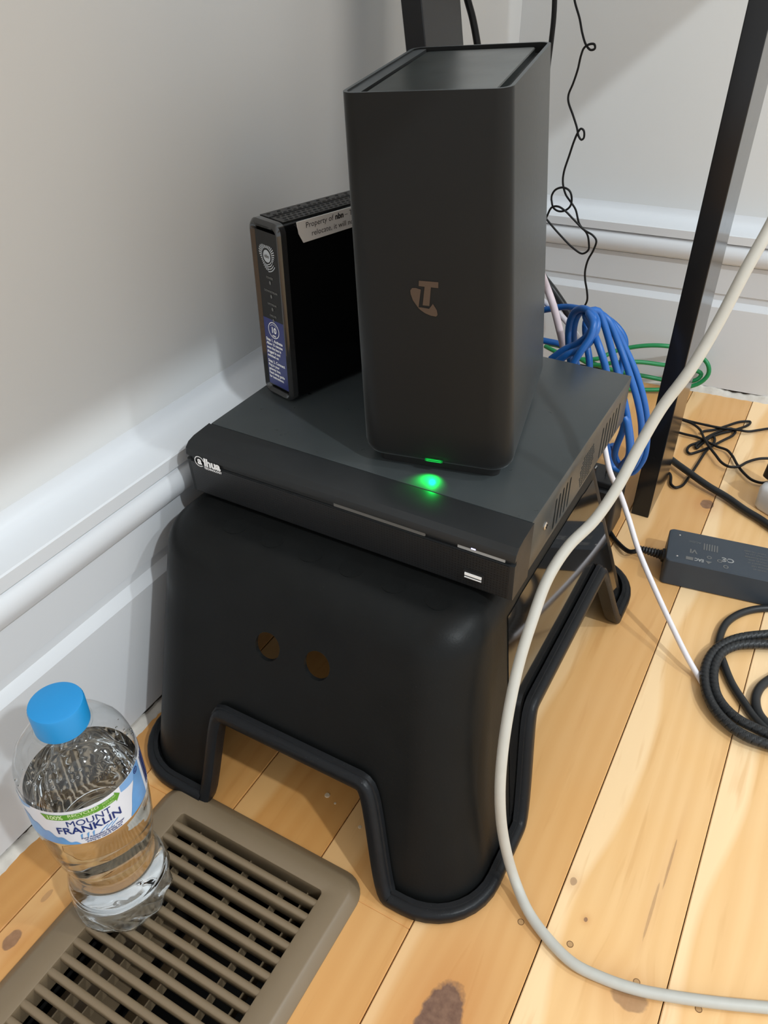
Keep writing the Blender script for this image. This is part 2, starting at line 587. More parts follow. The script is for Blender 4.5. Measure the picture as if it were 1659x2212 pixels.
# old caulk bead under the skirting, broken away in places, dark gap above it
def bead(name, fn, a, b):
    mb, mg = MB(), MB()
    n = int((b - a) / 0.0035)
    rs = []
    h = 0.006
    for i in range(n + 1):
        t = a + (b - a) * i / n
        h += random.uniform(-0.0016, 0.0016)
        h = min(0.0092, max(0.0022, h))
        w = 0.0052 + random.uniform(-0.0008, 0.0008)
        rs.append([fn(t, -0.012, 0), fn(t, w + 0.001, 0), fn(t, w, 0.0012), fn(t, w * 0.45, h * 0.8), fn(t, -0.001, h), fn(t, -0.012, h)])
    mb.rings(rs)
    o = struct(link_mesh(name, mb, M['caulk'], smooth=50))
    mg.rings([[fn(a, -0.0125, 0), fn(a, -0.003, 0), fn(a, -0.003, 0.0088), fn(a, -0.0125, 0.0088)],
              [fn(b, -0.0125, 0), fn(b, -0.003, 0), fn(b, -0.003, 0.0088), fn(b, -0.0125, 0.0088)]])
    link_mesh('gap_shadow_strip', mg, M['gap'], parent=o, smooth=0)


bead('trim_1', lambda t, o, z: (o, t, z), -1.5, -0.01)
bead('trim_2', lambda t, o, z: back(t, o, z), 0.01, 1.0)

# floor: subfloor + one object per board
HX0, HX1, HY0, HY1 = 0.083, 0.225, -1.245, -0.852      # hole for the register
mb = MB()
mb.box(-0.05, -2.8, -0.03, HX0, 0.3, -0.0205)
mb.box(HX1, -2.8, -0.03, 2.8, 0.3, -0.0205)
mb.box(HX0, HY1, -0.03, HX1, 0.3, -0.0205)
mb.box(HX0, -2.8, -0.03, HX1, HY0, -0.0205)
floor = struct(link_mesh('floor', mb, M['subfloor'], smooth=0))
PITCH, G = 0.0805, 0.00035
for k in range(-1, 34):
    x0, x1 = 0.0385 + PITCH * k + G, 0.0385 + PITCH * (k + 1) - G
    x0 = max(x0, -0.042)
    mb = MB()
    ya, yb = -2.75, 0.045 + AL * max(0, x0)
    if x1 < HX0 or x0 > HX1:
        mb.box(x0, ya, -0.02, x1, yb, 0.0)
    else:
        mb.box(x0, HY1, -0.02, x1, yb, 0.0)
        mb.box(x0, ya, -0.02, x1, HY0, 0.0)
        if x0 < HX0:
            mb.box(x0, HY0 - 0.0001, -0.02, HX0, HY1 + 0.0001, 0.0)
        if x1 > HX1:
            mb.box(HX1, HY0 - 0.0001, -0.02, x1, HY1 + 0.0001, 0.0)
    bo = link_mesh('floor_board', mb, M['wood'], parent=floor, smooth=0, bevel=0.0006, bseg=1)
    shaded_honey, pale = (0.66, 0.365, 0.135), (0.97, 0.70, 0.40)  # left boards carry stool shade in their colour, besides real tone differences
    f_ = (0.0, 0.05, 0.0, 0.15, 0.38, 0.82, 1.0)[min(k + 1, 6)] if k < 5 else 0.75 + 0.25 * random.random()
    bo.color = tuple(a + (b - a) * f_ for a, b in zip(shaded_honey, pale)) + (1,)

# punched nails filled with putty along the joist, specks of paint
disc, ringm = MB(), MB()
disc.rings([[(0.0018 * math.cos(a * PI / 6), 0.0018 * math.sin(a * PI / 6), z) for a in range(12)] for z in (-0.001, 0.00012)])
ringm.rings([[(0.0023 * math.cos(a * PI / 7), 0.0023 * math.sin(a * PI / 7), z) for a in range(14)] for z in (-0.001, 0.00008)])
nl = None
for x, y in ((0.344, -0.811), (0.378, -0.809), (0.423, -0.811), (0.461, -0.808), (0.246, -0.800), (0.505, -0.809)):
    if nl is None:
        nl = link_mesh('nail_head', disc, M['nail'], parent=floor, smooth=0)
        rg = link_mesh('nail_rim', ringm, M['nail_ring'], parent=nl, smooth=0)
        nl.location = (x, y, 0)
    else:
        c = nl.copy(); COL.objects.link(c); c.location = (x, y, 0)
        c2 = rg.copy(); COL.objects.link(c2); c2.parent = c
speck = None
for x, y, s in ((0.155, -0.772, 1.0), (0.176, -0.792, 1.35), (0.185, -0.795, 0.6), (0.140, -0.765, 0.9), (0.212, -0.803, 0.9)):
    if speck is None:
        m = MB().rings([[(0.0019 * math.cos(a * PI / 6), 0.0019 * math.sin(a * PI / 6), -0.0005) for a in range(12)],
                        [(0.0013 * math.cos(a * PI / 6), 0.0013 * math.sin(a * PI / 6), 0.0007) for a in range(12)]])
        speck = link_mesh('paint_speck', m, M['speck'], parent=floor, smooth=60)
        c = speck
    else:
        c = speck.copy(); COL.objects.link(c)
    c.location = (x, y, 0); c.scale = (s, s, s)

# ---------------------------------------------------------------- floor register
vent = thing('floor_register', 'taupe metal floor vent with slanted louvres set in the pine boards beside the step stool', 'floor vent')
VX0, VX1, VY0, VY1 = 0.0655, 0.2405, -1.262, -0.8375
def ringat(d, z, r):
    return [(x, y, z) for x, y in rrect(VX0 + d, VY0 + d, VX1 - d, VY1 - d, max(0.002, r - d), 7)]


IX0, IX1, IY0, IY1 = 0.0905, 0.2165, -1.236, -0.8610
def inner(d, z, r=0.003):
    return [(x, y, z) for x, y in rrect(IX0 - d, IY0 - d, IX1 + d, IY1 + d, r, 7)]


mb = MB().rings([ringat(0, 0.0002, 0.018), ringat(0.0008, 0.0016, 0.018), ringat(0.0052, 0.0046, 0.018), ringat(0.0064, 0.0056, 0.018), ringat(0.0082, 0.0064, 0.018),
                 inner(0.001, 0.0064), inner(0.0002, 0.0060), inner(0, 0.005), inner(0, -0.012)], cap0=False, cap1=False)
link_mesh('frame', mb, M['vent'], parent=vent, smooth=28)
LP = 0.01092
nl = int((IY1 - IY0 - 0.004) / LP)
lv = MB()
prof = []
W = 0.0049
for a in range(9):                                     # rounded top of the louvre
    t = PI * a / 8
    prof.append((W / 2 * math.cos(t), 0.0045 + 0.0016 * math.sin(t)))
prof += [(-W / 2 - 0.0004, 0.0025), (-W / 2 + 0.0016, -0.009), (-W / 2 + 0.0029, -0.009), (W / 2 - 0.0004, 0.0025)]
lv.rings([[(IX0 - 0.0005, y, z) for y, z in prof], [(IX1 + 0.0005, y, z) for y, z in prof]])
louvre = None
for k in range(nl):
    y = IY1 - 0.0066 - 0.0024 - k * LP
    if louvre is None:
        louvre = link_mesh('louvre', lv, M['vent'], parent=vent, smooth=35)
        c = louvre
    else:
        c = louvre.copy(); COL.objects.link(c)
    c.location = (0, y, 0)
rail = None
for x in (0.106, 0.121, 0.153, 0.185, 0.203):
    if rail is None:
        m = MB().box(-0.0005, IY0, -0.020, 0.0005, IY1, -0.0085)
        rail = link_mesh('cross_rail', m, M['vent'], parent=vent, smooth=0)
        c = rail
    else:
        c = rail.copy(); COL.objects.link(c)
    c.location = (x, 0, 0)
blade = None
for x, tilt in ((0.1005, 62), (0.1200, 48), (0.1430, 30)):
    m = MB().box(-0.0095, IY0 + 0.004, -0.0004, 0.0095, -0.915, 0.0004)
    if blade is None:
        blade = link_mesh('damper_blade', m, M['vent'], parent=vent, smooth=0)
        c = blade
    else:
        c = blade.copy(); COL.objects.link(c)
    c.location = (x, 0, -0.029); c.rotation_euler = (0, math.radians(tilt - 60), 0)
mb = MB()
D0 = -0.15
mb.add([(HX0, HY0, 0), (HX1, HY0, 0), (HX1, HY1, 0), (HX0, HY1, 0), (HX0, HY0, D0), (HX1, HY0, D0), (HX1, HY1, D0), (HX0, HY1, D0)],
       [(4, 5, 6, 7), (0, 4, 5, 1), (1, 5, 6, 2), (2, 6, 7, 3), (3, 7, 4, 0)])
o = link_mesh('duct_boot', mb, M['duct'], parent=vent, smooth=0, fix=False)

# ---------------------------------------------------------------- step stool
stool = thing('step_stool', 'black plastic step stool with four legs carrying the recorder and modems', 'stool')
BB = (0.0235, -0.839, 0.313, -0.424, 0.042)              # footprint at the floor x0,y0,x1,y1,radius
TT = (0.0145, -0.768, 0.273, -0.492, 0.038)              # and under the top edge
ZT = 0.1925
NC, NS = 9, 110
def foot(z, inset=0.0):
    t = z / ZT
    x0, y0, x1, y1, r = [a + (b - a) * t for a, b in zip(BB, TT)]
    x0 += inset; y0 += inset; x1 -= inset; y1 -= inset
    r = max(0.006, r - inset)
    out = []
    corners = [(x1 - r, y0 + r, -90), (x1 - r, y1 - r, 0), (x0 + r, y1 - r, 90), (x0 + r, y0 + r, 180)]
    starts = [(x0 + r, y0), (x1, y0 + r), (x1 - r, y1), (x0, y1 - r)]
    ends = [(x1 - r, y0), (x1, y1 - r), (x0 + r, y1), (x0, y0 + r)]
    for sd in range(4):
        a, b = starts[sd], ends[sd]
        for k in range(NS):
            f = k / NS
            out.append((a[0] + (b[0] - a[0]) * f, a[1] + (b[1] - a[1]) * f, z))
        cx, cy, a0 = corners[sd]
        for k in range(NC):
            an = math.radians(a0 + 90 * k / NC)
            out.append((cx + r * math.cos(an), cy + r * math.sin(an), z))
    return out


def sst(a, b, x):
    t = min(1, max(0, (x - a) / (b - a)))
    return t * t * (3 - 2 * t)


def bottom_edge():
    ring = foot(0.0)
    bs = []
    per = NS + NC
    for i, (x, y, z) in enumerate(ring):
        sd, k = divmod(i, per)
        b = 0.0032
        if k < NS:
            if sd == 0 or sd == 2:
                b += 0.0735 * sst(0.1000, 0.1080, x) * (1 - sst(0.2360, 0.2570, x))
            else:
                b += 0.0790 * sst(-0.7470, -0.7150, y) * (1 - sst(-0.5080, -0.5000, y))
        bs.append(b)
    for _ in range(2):
        bs = [(bs[i - 1] + 2 * bs[i] + bs[(i + 1) % len(bs)]) / 4 for i in range(len(bs))]
    return bs


BE = bottom_edge()
NP = len(BE)
FR = 0.020                                             # fillet under the flat top
levels = 16
zf = ZT - FR
grid = []
cache = {}
def fpt(i, z, inset=0.0):
    key = (round(z, 5), round(inset, 5))
    if key not in cache:
        cache[key] = foot(z, inset)
    return cache[key][i]


rs = []
for L in range(levels + 1):
    t = L / levels
    rs.append([fpt(i, round((BE[i] + (zf - BE[i]) * t) * 20000) / 20000) for i in range(NP)])
for a in range(1, 9):
    an = PI / 2 * a / 8
    rs.append([fpt(i, zf + FR * math.sin(an), FR * (1 - math.cos(an))) for i in range(NP)])
mb = MB().rings(rs, cap0=False, cap1=True)
body = link_mesh('body', mb, M['stool'], parent=stool, smooth=0)
sol = body.modifiers.new('wall', 'SOLIDIFY')
sol.thickness = 0.0026
sol.offset = -1
cut = []
for x, z in ((0.1315, 0.1385), (0.1725, 0.1400)):
    m = MB().rings([[(x + 0.0103 * math.cos(a * PI / 16), y, z + 0.0103 * math.sin(a * PI / 16)) for a in range(32)] for y in (-0.85, -0.745)])
    cut.append(link_mesh('cutter', m, M['stool'], smooth=0))
boolean_cut(body, cut)
body.data.set_sharp_from_angle(angle=math.radians(50))
# rolled lip following the bottom edge round the legs and arches
edge = [Vector(fpt(i, BE[i])) for i in range(NP)]
rs = []
for i in range(NP):
    T = (edge[(i + 1) % NP] - edge[i - 1]).normalized()
    r0, r1 = Vector(fpt(i - 1, 0.05)), Vector(fpt((i + 1) % NP, 0.05))
    h = (r1 - r0); h.z = 0
    n = Vector((h.y, -h.x, 0)).normalized()
    d = T.cross(n).normalized()
    if i == 0:
        d0 = d
    if d.z > 0.3:
        d = -d
    prof = [(-0.0024, -0.0010), (0.0004, -0.0086), (0.0036, -0.0084), (0.0042, -0.0073), (0.0070, -0.0072), (0.0090, -0.0056), (0.0096, -0.0030), (0.0096, 0.0010), (0.0086, 0.0028), (0.0020, 0.0031), (-0.0024, 0.0024)]
    rs.append([edge[i] + n * a + (-d) * (-b) for a, b in prof])
mb = MB().rings(rs, loop=True)
link_mesh('rim', mb, M['stool_rim'], parent=stool, smooth=40)
# polished side panel between the arch and the top on the right side
rs = []
per = NS + NC
idx = [i for i in range(per, per + NS + 1) if foot(0.1)[i][1] > -0.730]
for L in range(0, 14):
    t = 0.0 + 0.985 * L / 13
    row = []
    for i in idx:
        zz = round((BE[i] + 0.0125 + (zf - BE[i] - 0.0125) * t) * 20000) / 20000
        p = Vector(fpt(i, zz))
        row.append(p + Vector((0.0005, 0, 0.0001)))
    rs.append(row)
mb = MB().rings(rs, closed=False, cap0=False, cap1=False)
o = link_mesh('polished_panel', mb, M['stool_gloss'], parent=stool, smooth=40)
o['label'] = 'mirror polished side panel'
# faint round pads moulded in the top
pm = MB().rings([[(0.0085 * math.cos(a * PI / 10), 0.0085 * math.sin(a * PI / 10), z) for a in range(20)] for z in (-0.001, 0.00025)])
pad = None
for x in (0.075, 0.108, 0.141, 0.174, 0.207, 0.240):
    if pad is None:
        pad = link_mesh('grip_pad', pm, M['stool'], parent=stool, smooth=30)
        c = pad
    else:
        c = pad.copy(); COL.objects.link(c)
    c.location = (x, -0.741, ZT)

# ---------------------------------------------------------------- video recorder
rec = thing('video_recorder', 'flat black video recorder lying on the step stool under the modem tower', 'recorder')
RX0, RX1, RY0, RY1, RZ0, RZ1 = 0.0215, 0.2815, -0.693, -0.462, 0.1965, 0.2400
mb = MB()
t = 0.0012
o_ = MB().box(RX0, RY0, RZ0, RX1, RY1, RZ1)
ch = link_mesh('chassis', o_, M['rec'], parent=rec, smooth=0, bevel=0.0006, bseg=2)
inn = MB().box(RX0 + t, RY0 + t, RZ0 + t, RX1 - t, RY1 - t, RZ1 - t)
cutters = [link_mesh('cutter', inn, M['rec_in'], smooth=0)]
def slot(y, z0, z1, w):
    r = w / 2
    pts = [(y + r * math.cos(a), z1 - r + r * math.sin(a)) for a in [PI * k / 6 for k in range(7)]]
    pts += [(y + r * math.cos(a), z0 + r + r * math.sin(a)) for a in [PI + PI * k / 6 for k in range(7)]]
    return MB().rings([[(x, p, q) for p, q in pts] for x in (RX1 - 0.006, RX1 + 0.003)])


m = MB()
for k in range(5):
    s_ = slot(-0.6430 + k * 0.0076, 0.2005, 0.2272, 0.0032)
    m.add(s_.v, s_.f)
for k in range(6):
    s_ = slot(-0.5340 + k * 0.0091, 0.1985, 0.2272, 0.0034)
    m.add(s_.v, s_.f)
cutters.append(link_mesh('cutter', m, M['rec_in'], smooth=0))
m = MB()
cy_, cz_ = -0.5705, 0.2128
for i in range(-6, 7):
    for j in range(-5, 6):
        y = cy_ + (i + 0.5 * (j % 2)) * 0.0036
        z = cz_ + j * 0.0031
        dy, dz = abs(y - cy_), abs(z - cz_)
        if dy > 0.0165 or dz > 0.0150 or dy + dz > 0.0245:
            continue
        m.rings([[(x, y + 0.00150 * math.cos(PI / 6 + a * PI / 3), z + 0.00150 * math.sin(PI / 6 + a * PI / 3)) for a in range(6)] for x in (RX1 - 0.004, RX1 + 0.003)])
cutters.append(link_mesh('cutter', m, M['rec_in'], smooth=0))
boolean_cut(ch, cutters)
m = MB().box(RX0 + 0.004, RY0 + 0.004, RZ0 + 0.004, RX1 - 0.014, RY1 - 0.004, RZ1 - 0.006)
link_mesh('inner_module', m, M['rec_in'], parent=rec, smooth=0)
# front bezel: profile in (y, z) swept across the width
BP = [(-0.6935, 0.2402), (-0.7120, 0.2392), (-0.7185, 0.2375), (-0.7222, 0.2342), (-0.7232, 0.2310), (-0.7232, 0.2292), (-0.7205, 0.2286), (-0.7205, 0.2256), (-0.7226, 0.2250), (-0.7210, 0.1962), (-0.7195, 0.1950), (-0.6935, 0.1950)]
mb = MB().rings([[(RX0 - 0.0012, y, z) for y, z in BP], [(RX0, y - 0.0006, z) for y, z in BP], [(RX1 - 0.0002, y - 0.0006, z) for y, z in BP], [(RX1 + 0.0012, y, z) for y, z in BP]])
bez = link_mesh('bezel', mb, M['bezel'], parent=rec, smooth=25)
m = MB().add([(RX0 + 0.003, -0.7236, 0.2245), (RX1 - 0.002, -0.7236, 0.2245), (RX1 - 0.002, -0.7222, 0.1970), (RX0 + 0.003, -0.7222, 0.1970)], [(0, 3, 2, 1)])
m.add([(RX0 + 0.003, -0.7200, 0.2245), (RX1 - 0.002, -0.7200, 0.2245), (RX1 - 0.002, -0.7190, 0.1970), (RX0 + 0.003, -0.7190, 0.1970)], [(0, 1, 2, 3)])
m.f += [(0, 1, 5, 4), (1, 2, 6, 5), (2, 3, 7, 6), (3, 0, 4, 7)]
link_mesh('dotted_front', m, M['bezel_dot'], parent=rec, smooth=0)
def strip(x0, x1, round_end):
    zc, h = 0.2271, 0.0013
    pts = [(x0, zc - h), (x1 - (h if round_end else 0), zc - h)]
    if round_end:
        pts += [(x1 - h + h * math.sin(a), zc - h * math.cos(a)) for a in [PI * k / 6 for k in range(1, 6)]]
    pts += [(x1 - (h if round_end else 0), zc + h), (x0, zc + h)]
    return MB().rings([[(x, y, z) for x, z in pts] for y in (-0.7195, -0.7224)])


link_mesh('trim_strip', strip(RX0 + 0.004, 0.2206, True), M['bezel'], parent=rec, smooth=0)
o = link_mesh('trim_strip', strip(0.1500, 0.2204, True), M['dim_print'], parent=rec, smooth=0)
o.location = (0, -0.0003, 0)
link_mesh('trim_strip', strip(0.2432, 0.2757, False), M['silver'], parent=rec, smooth=0)
link_mesh('power_light', MB().box(0.2532, -0.7240, 0.2292, 0.2562, -0.7226, 0.2300), M['led_blue'], parent=rec, smooth=0)
up_ = link_mesh('usb_port', MB().box(0.2490, -0.7242, 0.2040, 0.2632, -0.7226, 0.2106), M['rec_in'], parent=rec, smooth=0)
m = MB().box(0.2502, -0.7248, 0.2072, 0.2620, -0.7232, 0.2092).box(0.2502, -0.7248, 0.2053, 0.2620, -0.7232, 0.2059)
link_mesh('contact_tongue', m, M['white_print'], parent=up_, smooth=0)
def fx(x, y):
    return (x, -0.72425, y)


mb = MB()
zc = 0.2268
ring = [(0.0045 * math.cos(a), 0.0045 * math.sin(a)) for a in [math.radians(-50 - 300 * k / 28) for k in range(29)]]
for (x, y), (x2, y2) in zip(ring[:-1], ring[1:]):
    s2 = 0.86
    o4 = [(x, y), (x2, y2), (x2 * s2, y2 * s2), (x * s2, y * s2)]
    mb.add([fx(0.0336 + p, zc + q) for p, q in o4], [(0, 1, 2, 3)])
put_text(mb, 'a', 0.0086, fx, bold=0.00035, dx=0.0338, dy=zc + 0.0004)
put_text(mb, 'lhua', 0.0092, fx, bold=0.00042, align='LEFT', dx=0.0378, dy=zc + 0.0004)
put_text(mb, 'TECHNOLOGY', 0.0024, fx, bold=0.0001, align='LEFT', dx=0.0375, dy=zc - 0.0044)
link_mesh('lettering', mb, M['white_print'], parent=rec, smooth=0, fix=False)
# side screw with cross slot, and small dents
sc = MB()
lathe(sc, [(0.0030, 0), (0.0030, 0.0006), (0.0022, 0.0012), (0.0, 0.0013)], 0, 0, 0, 16)
xf = Matrix.Translation((RX1, -0.6640, 0.2178)) @ Matrix.Rotation(PI / 2, 4, 'Y')
scr = link_mesh('screw', sc, M['steel'], parent=rec, smooth=40, xf=xf)
m = MB().box(RX1 + 0.0010, -0.6644, 0.2160, RX1 + 0.0016, -0.6636, 0.2196).box(RX1 + 0.0010, -0.6658, 0.2174, RX1 + 0.0016, -0.6622, 0.2182)
link_mesh('cross_slot', m, M['rec_in'], parent=scr, smooth=0)
foot_m = MB().box(-0.006, -0.006, 0.1926, 0.006, 0.006, 0.1967)
ft = None
for x, y in ((0.062, -0.66), (0.248, -0.66), (0.062, -0.505), (0.248, -0.505)):
    if ft is None:
        ft = link_mesh('rubber_foot', foot_m, M['router_foot'], parent=rec, smooth=0)
        c = ft
    else:
        c = ft.copy(); COL.objects.link(c)
    c.location = (x, y, 0)

# ---------------------------------------------------------------- tall modem tower
mod = thing('modem_tower', 'tall charcoal modem tower with a copper logo and green light on the recorder', 'modem')
yw = 0.214
RUX = Vector((math.cos(yw), math.sin(yw), 0)); RUY = Vector((-math.sin(yw), math.cos(yw), 0))
RZB, RZT = 0.2480, 0.4790
def rdim(z):
    t = (z - 0.25) / 0.228
    return 0.105 - 0.011 * t, 0.170 - 0.016 * t, Vector((0.184 - 0.0135 * t, -0.592 - 0.006 * t, 0))


def rp(u, v, z, tilt=0.0):
    c = rdim(z)[2]
    p = c + RUX * u + RUY * v
    p.z = z + tilt * (0.065 * u + 0.03 * v)
    return p


def rring(z, inset, r, tilt=0.0):
    W_, D_, _ = rdim(z)
    return [rp(x, y, z, tilt) for x, y in rrect(-W_ / 2 + inset, -D_ / 2 + inset, W_ / 2 - inset, D_ / 2 - inset, max(0.001, r - inset), 8)]


rs = [rring(RZB, 0.006, 0.016), rring(RZB + 0.0015, 0.0030, 0.016), rring(RZB + 0.0045, 0.0008, 0.016), rring(RZB + 0.008, 0, 0.016)]
for k in range(1, 12):
    z = RZB + 0.008 + (RZT - RZB - 0.008) * k / 11
    rs.append(rring(z, 0, 0.016 - 0.007 * k / 11, k / 11))
rs += [rring(RZT, 0.0006, 0.009, 1), rring(RZT, 0.0022, 0.009, 1), rring(RZT - 0.006, 0.0024, 0.009, 1)]
mb = MB().rings(rs, cap0=True, cap1=True)
link_mesh('body', mb, M['router'], parent=mod, smooth=40)
W_, D_, _ = rdim(RZT)
def tring(z, x0, y0, x1, y1, r):
    return [rp(x, y, z, 1) for x, y in rrect(x0, y0, x1, y1, r, 5)]


a_ = (-W_ / 2 + 0.0115, -D_ / 2 + 0.004, W_ / 2 - 0.0095, D_ / 2 - 0.008)
mb = MB().rings([tring(RZT - 0.007, *a_, 0.003), tring(RZT - 0.0024, *a_, 0.003), tring(RZT - 0.0018, a_[0] + 0.0006, a_[1] + 0.0006, a_[2] - 0.0006, a_[3] - 0.0006, 0.0026)])
link_mesh('top_plate', mb, M['router_top'], parent=mod, smooth=30)
mb = MB().rings([tring(RZT - 0.006, -W_ / 2 + 0.0022, -D_ / 2 + 0.003, -W_ / 2 + 0.0100, D_ / 2 - 0.003, 0.001), tring(RZT - 0.0010, -W_ / 2 + 0.0022, -D_ / 2 + 0.003, -W_ / 2 + 0.0100, D_ / 2 - 0.003, 0.001)])
link_mesh('top_ledge', mb, M['router'], parent=mod, smooth=30)
mb = MB().rings([rring(0.2402, 0.010, 0.016), rring(0.2485, 0.0085, 0.016)])
link_mesh('foot', mb, M['router_foot'], parent=mod, smooth=40)
def rfront(u, z, off=0.0004):
    return rp(u, -rdim(z)[1] / 2 - off, z)


# copper logo: a T over a tilted lens shape
mb = MB()
Tsh = [(-0.0058, 0.3755), (0.0062, 0.3758), (0.0060, 0.3722), (0.0015, 0.3722), (0.0002, 0.3606), (-0.0040, 0.3606), (-0.0024, 0.3722), (-0.0061, 0.3722)]
mb.add([rfront(u, z) for u, z in Tsh], [tuple(range(8))])
lens = []
for k in range(40):
    a = 2 * PI * k / 40
    e, h = 0.0112 * math.cos(a), 0.0056 * math.sin(a)
    th = math.radians(-52)
    lens.append((-0.0028 + e * math.cos(th) - h * math.sin(th), 0.3622 + e * math.sin(th) + h * math.cos(th)))
left_ = [(-0.0114, 0.3690), (-0.0102, 0.3706), (-0.0080, 0.3709), (-0.0048, 0.3702), (-0.0066, 0.3592), (-0.0072, 0.3592), (-0.0100, 0.3630), (-0.0113, 0.3668)]
low_ = [(-0.0072, 0.3590), (-0.0050, 0.3592), (0.0000, 0.3588), (0.0018, 0.3612), (0.0024, 0.3622), (0.0048, 0.3585), (0.0052, 0.3555), (0.0042, 0.3544), (0.0010, 0.3546), (-0.0028, 0.3558), (-0.0054, 0.3574)]
for shp in (left_, low_):
    mb.add([rfront(u, z) for u, z in shp], [tuple(range(len(shp)))])
link_mesh('copper_logo', mb, M['copper'], parent=mod, smooth=0, fix=False)
mb = MB().rings([[rfront(u, z, o_) for u, z in ((-0.0062, 0.2510), (0.0060, 0.2510), (0.0060, 0.2524), (-0.0062, 0.2524))] for o_ in (-0.004, 0.0003)])
sl = link_mesh('status_light', mb, M['led_green'], parent=mod, smooth=0)
mb = MB()
for zz in (0.2510, 0.2522):
    mb.rings([[rfront(u, z, o_) for u, z in ((-0.0052, zz), (0.0050, zz), (0.0050, zz + 0.0002), (-0.0052, zz + 0.0002))] for o_ in (-0.001, 0.0005)])
o = link_mesh('light_edge', mb, M['led_line'], parent=sl, smooth=0)
o['kind'] = 'stuff'
gl = rp(0.0, -rdim(0.25)[1] / 2 - 0.0035, 0.2475)
d = bpy.data.lights.new('status_glow', 'SPOT')
d.color = (0.0, 1.0, 0.10)
d.energy = 0.20
d.shadow_soft_size = 0.0012
d.spot_size = math.radians(125)
d.spot_blend = 1.0
lo = bpy.data.objects.new('status_glow', d)
COL.objects.link(lo)
lo.location = gl
lo.rotation_euler = (Vector((0, -0.55, -1))).to_track_quat('-Z', 'Y').to_euler()

# ---------------------------------------------------------------- narrow network box
nb = thing('network_box', 'narrow gloss black network box with a navy instruction sticker standing left of the modem tower', 'modem')
ny = -0.281
NM = Matrix.Translation((0.062, -0.566, 0.2402)) @ Matrix.Rotation(ny, 4, 'Z')
NW, ND, NH = 0.0345, 0.140, 0.1385
def nring(y, ins, r=0.006, n=5):
    # outline in the local x-z plane at depth y
    return [(x, y, z) for x, z in rrect(-NW / 2 + ins, ins, NW / 2 - ins, NH - ins, max(0.001, r - ins * 0.5), n)]


yf = -ND / 2
mb = MB().rings([nring(yf + 0.0065, 0.0003), nring(ND / 2 - 0.003, 0.0003), nring(ND / 2, 0.003)])
link_mesh('shell', mb, M['nbn'], parent=nb, smooth=35, xf=NM)
mb = MB().rings([nring(yf + 0.0066, -0.0002, 0.007), nring(yf + 0.0018, -0.0002, 0.007), nring(yf - 0.0004, 0.0014, 0.007), nring(yf - 0.0008, 0.0024, 0.007), nring(yf + 0.0012, 0.0052, 0.006), nring(yf + 0.0024, 0.0056, 0.006)], cap0=True, cap1=False)
link_mesh('front_bezel', mb, M['nbn_edge'], parent=nb, smooth=35, xf=NM)
m = MB().box(-NW / 2 + 0.0054, yf + 0.0012, 0.0075, NW / 2 - 0.0050, yf + 0.004, NH - 0.0075)
link_mesh('front_panel', m, M['nbn_face'], parent=nb, smooth=0, xf=NM)
yp = yf + 0.0011
def nf(x, z):
    return (x, yp - 0.0002, z)


m = MB().box(-0.0118, yp, 0.0085, 0.0122, yp + 0.0006, 0.0645)
o = link_mesh('sticker', m, M['blue_sticker'], parent=nb, smooth=0, xf=NM)
o['label'] = 'navy sticker with white instructions'
mb = MB()
for r0, r1 in ((0.0066, 0.0060), (0.0048, 0.0045)):
    a0, a1 = (0, 360) if r0 > 0.006 else (40, 140)
    n = 32
    for k in range(n):
        p, q = [math.radians(a0 + (a1 - a0) * (k + i) / n) for i in (0, 1)]
        mb.add([nf(r0 * math.cos(p), 0.0562 + r0 * math.sin(p)), nf(r0 * math.cos(q), 0.0562 + r0 * math.sin(q)), nf(r1 * math.cos(q), 0.0562 + r1 * math.sin(q)), nf(r1 * math.cos(p), 0.0562 + r1 * math.sin(p))], [(0, 1, 2, 3)])
put_text(mb, '10', 0.0064, nf, bold=0.00022, dx=0, dy=0.0560)
put_text(mb, 'mins', 0.0022, nf, bold=0.0001, dx=0, dy=0.0518)
zz = 0.0470
for line, s_ in (('Step 1. Activate', 0.0034), ('Allow 15 minutes', 0.0030), ('once the box is', 0.0030), ('plugged in and', 0.0030), ('switched on', 0.0030), ('', 0.002), ('Step 2. Connect', 0.0034), ('Plug in your', 0.0030), ('gateway box.', 0.0030), ('Read setup guide', 0.0030), ('for instructions.', 0.0030)):
    if line:
        put_text(mb, line, s_, nf, bold=0.00012, align='LEFT', dx=-0.0105, dy=zz, xscale=0.92)
    zz -= 0.0034 if line else 0.0014
link_mesh('sticker_lettering', mb, M['white_print'], parent=nb, smooth=0, fix=False, xf=NM)
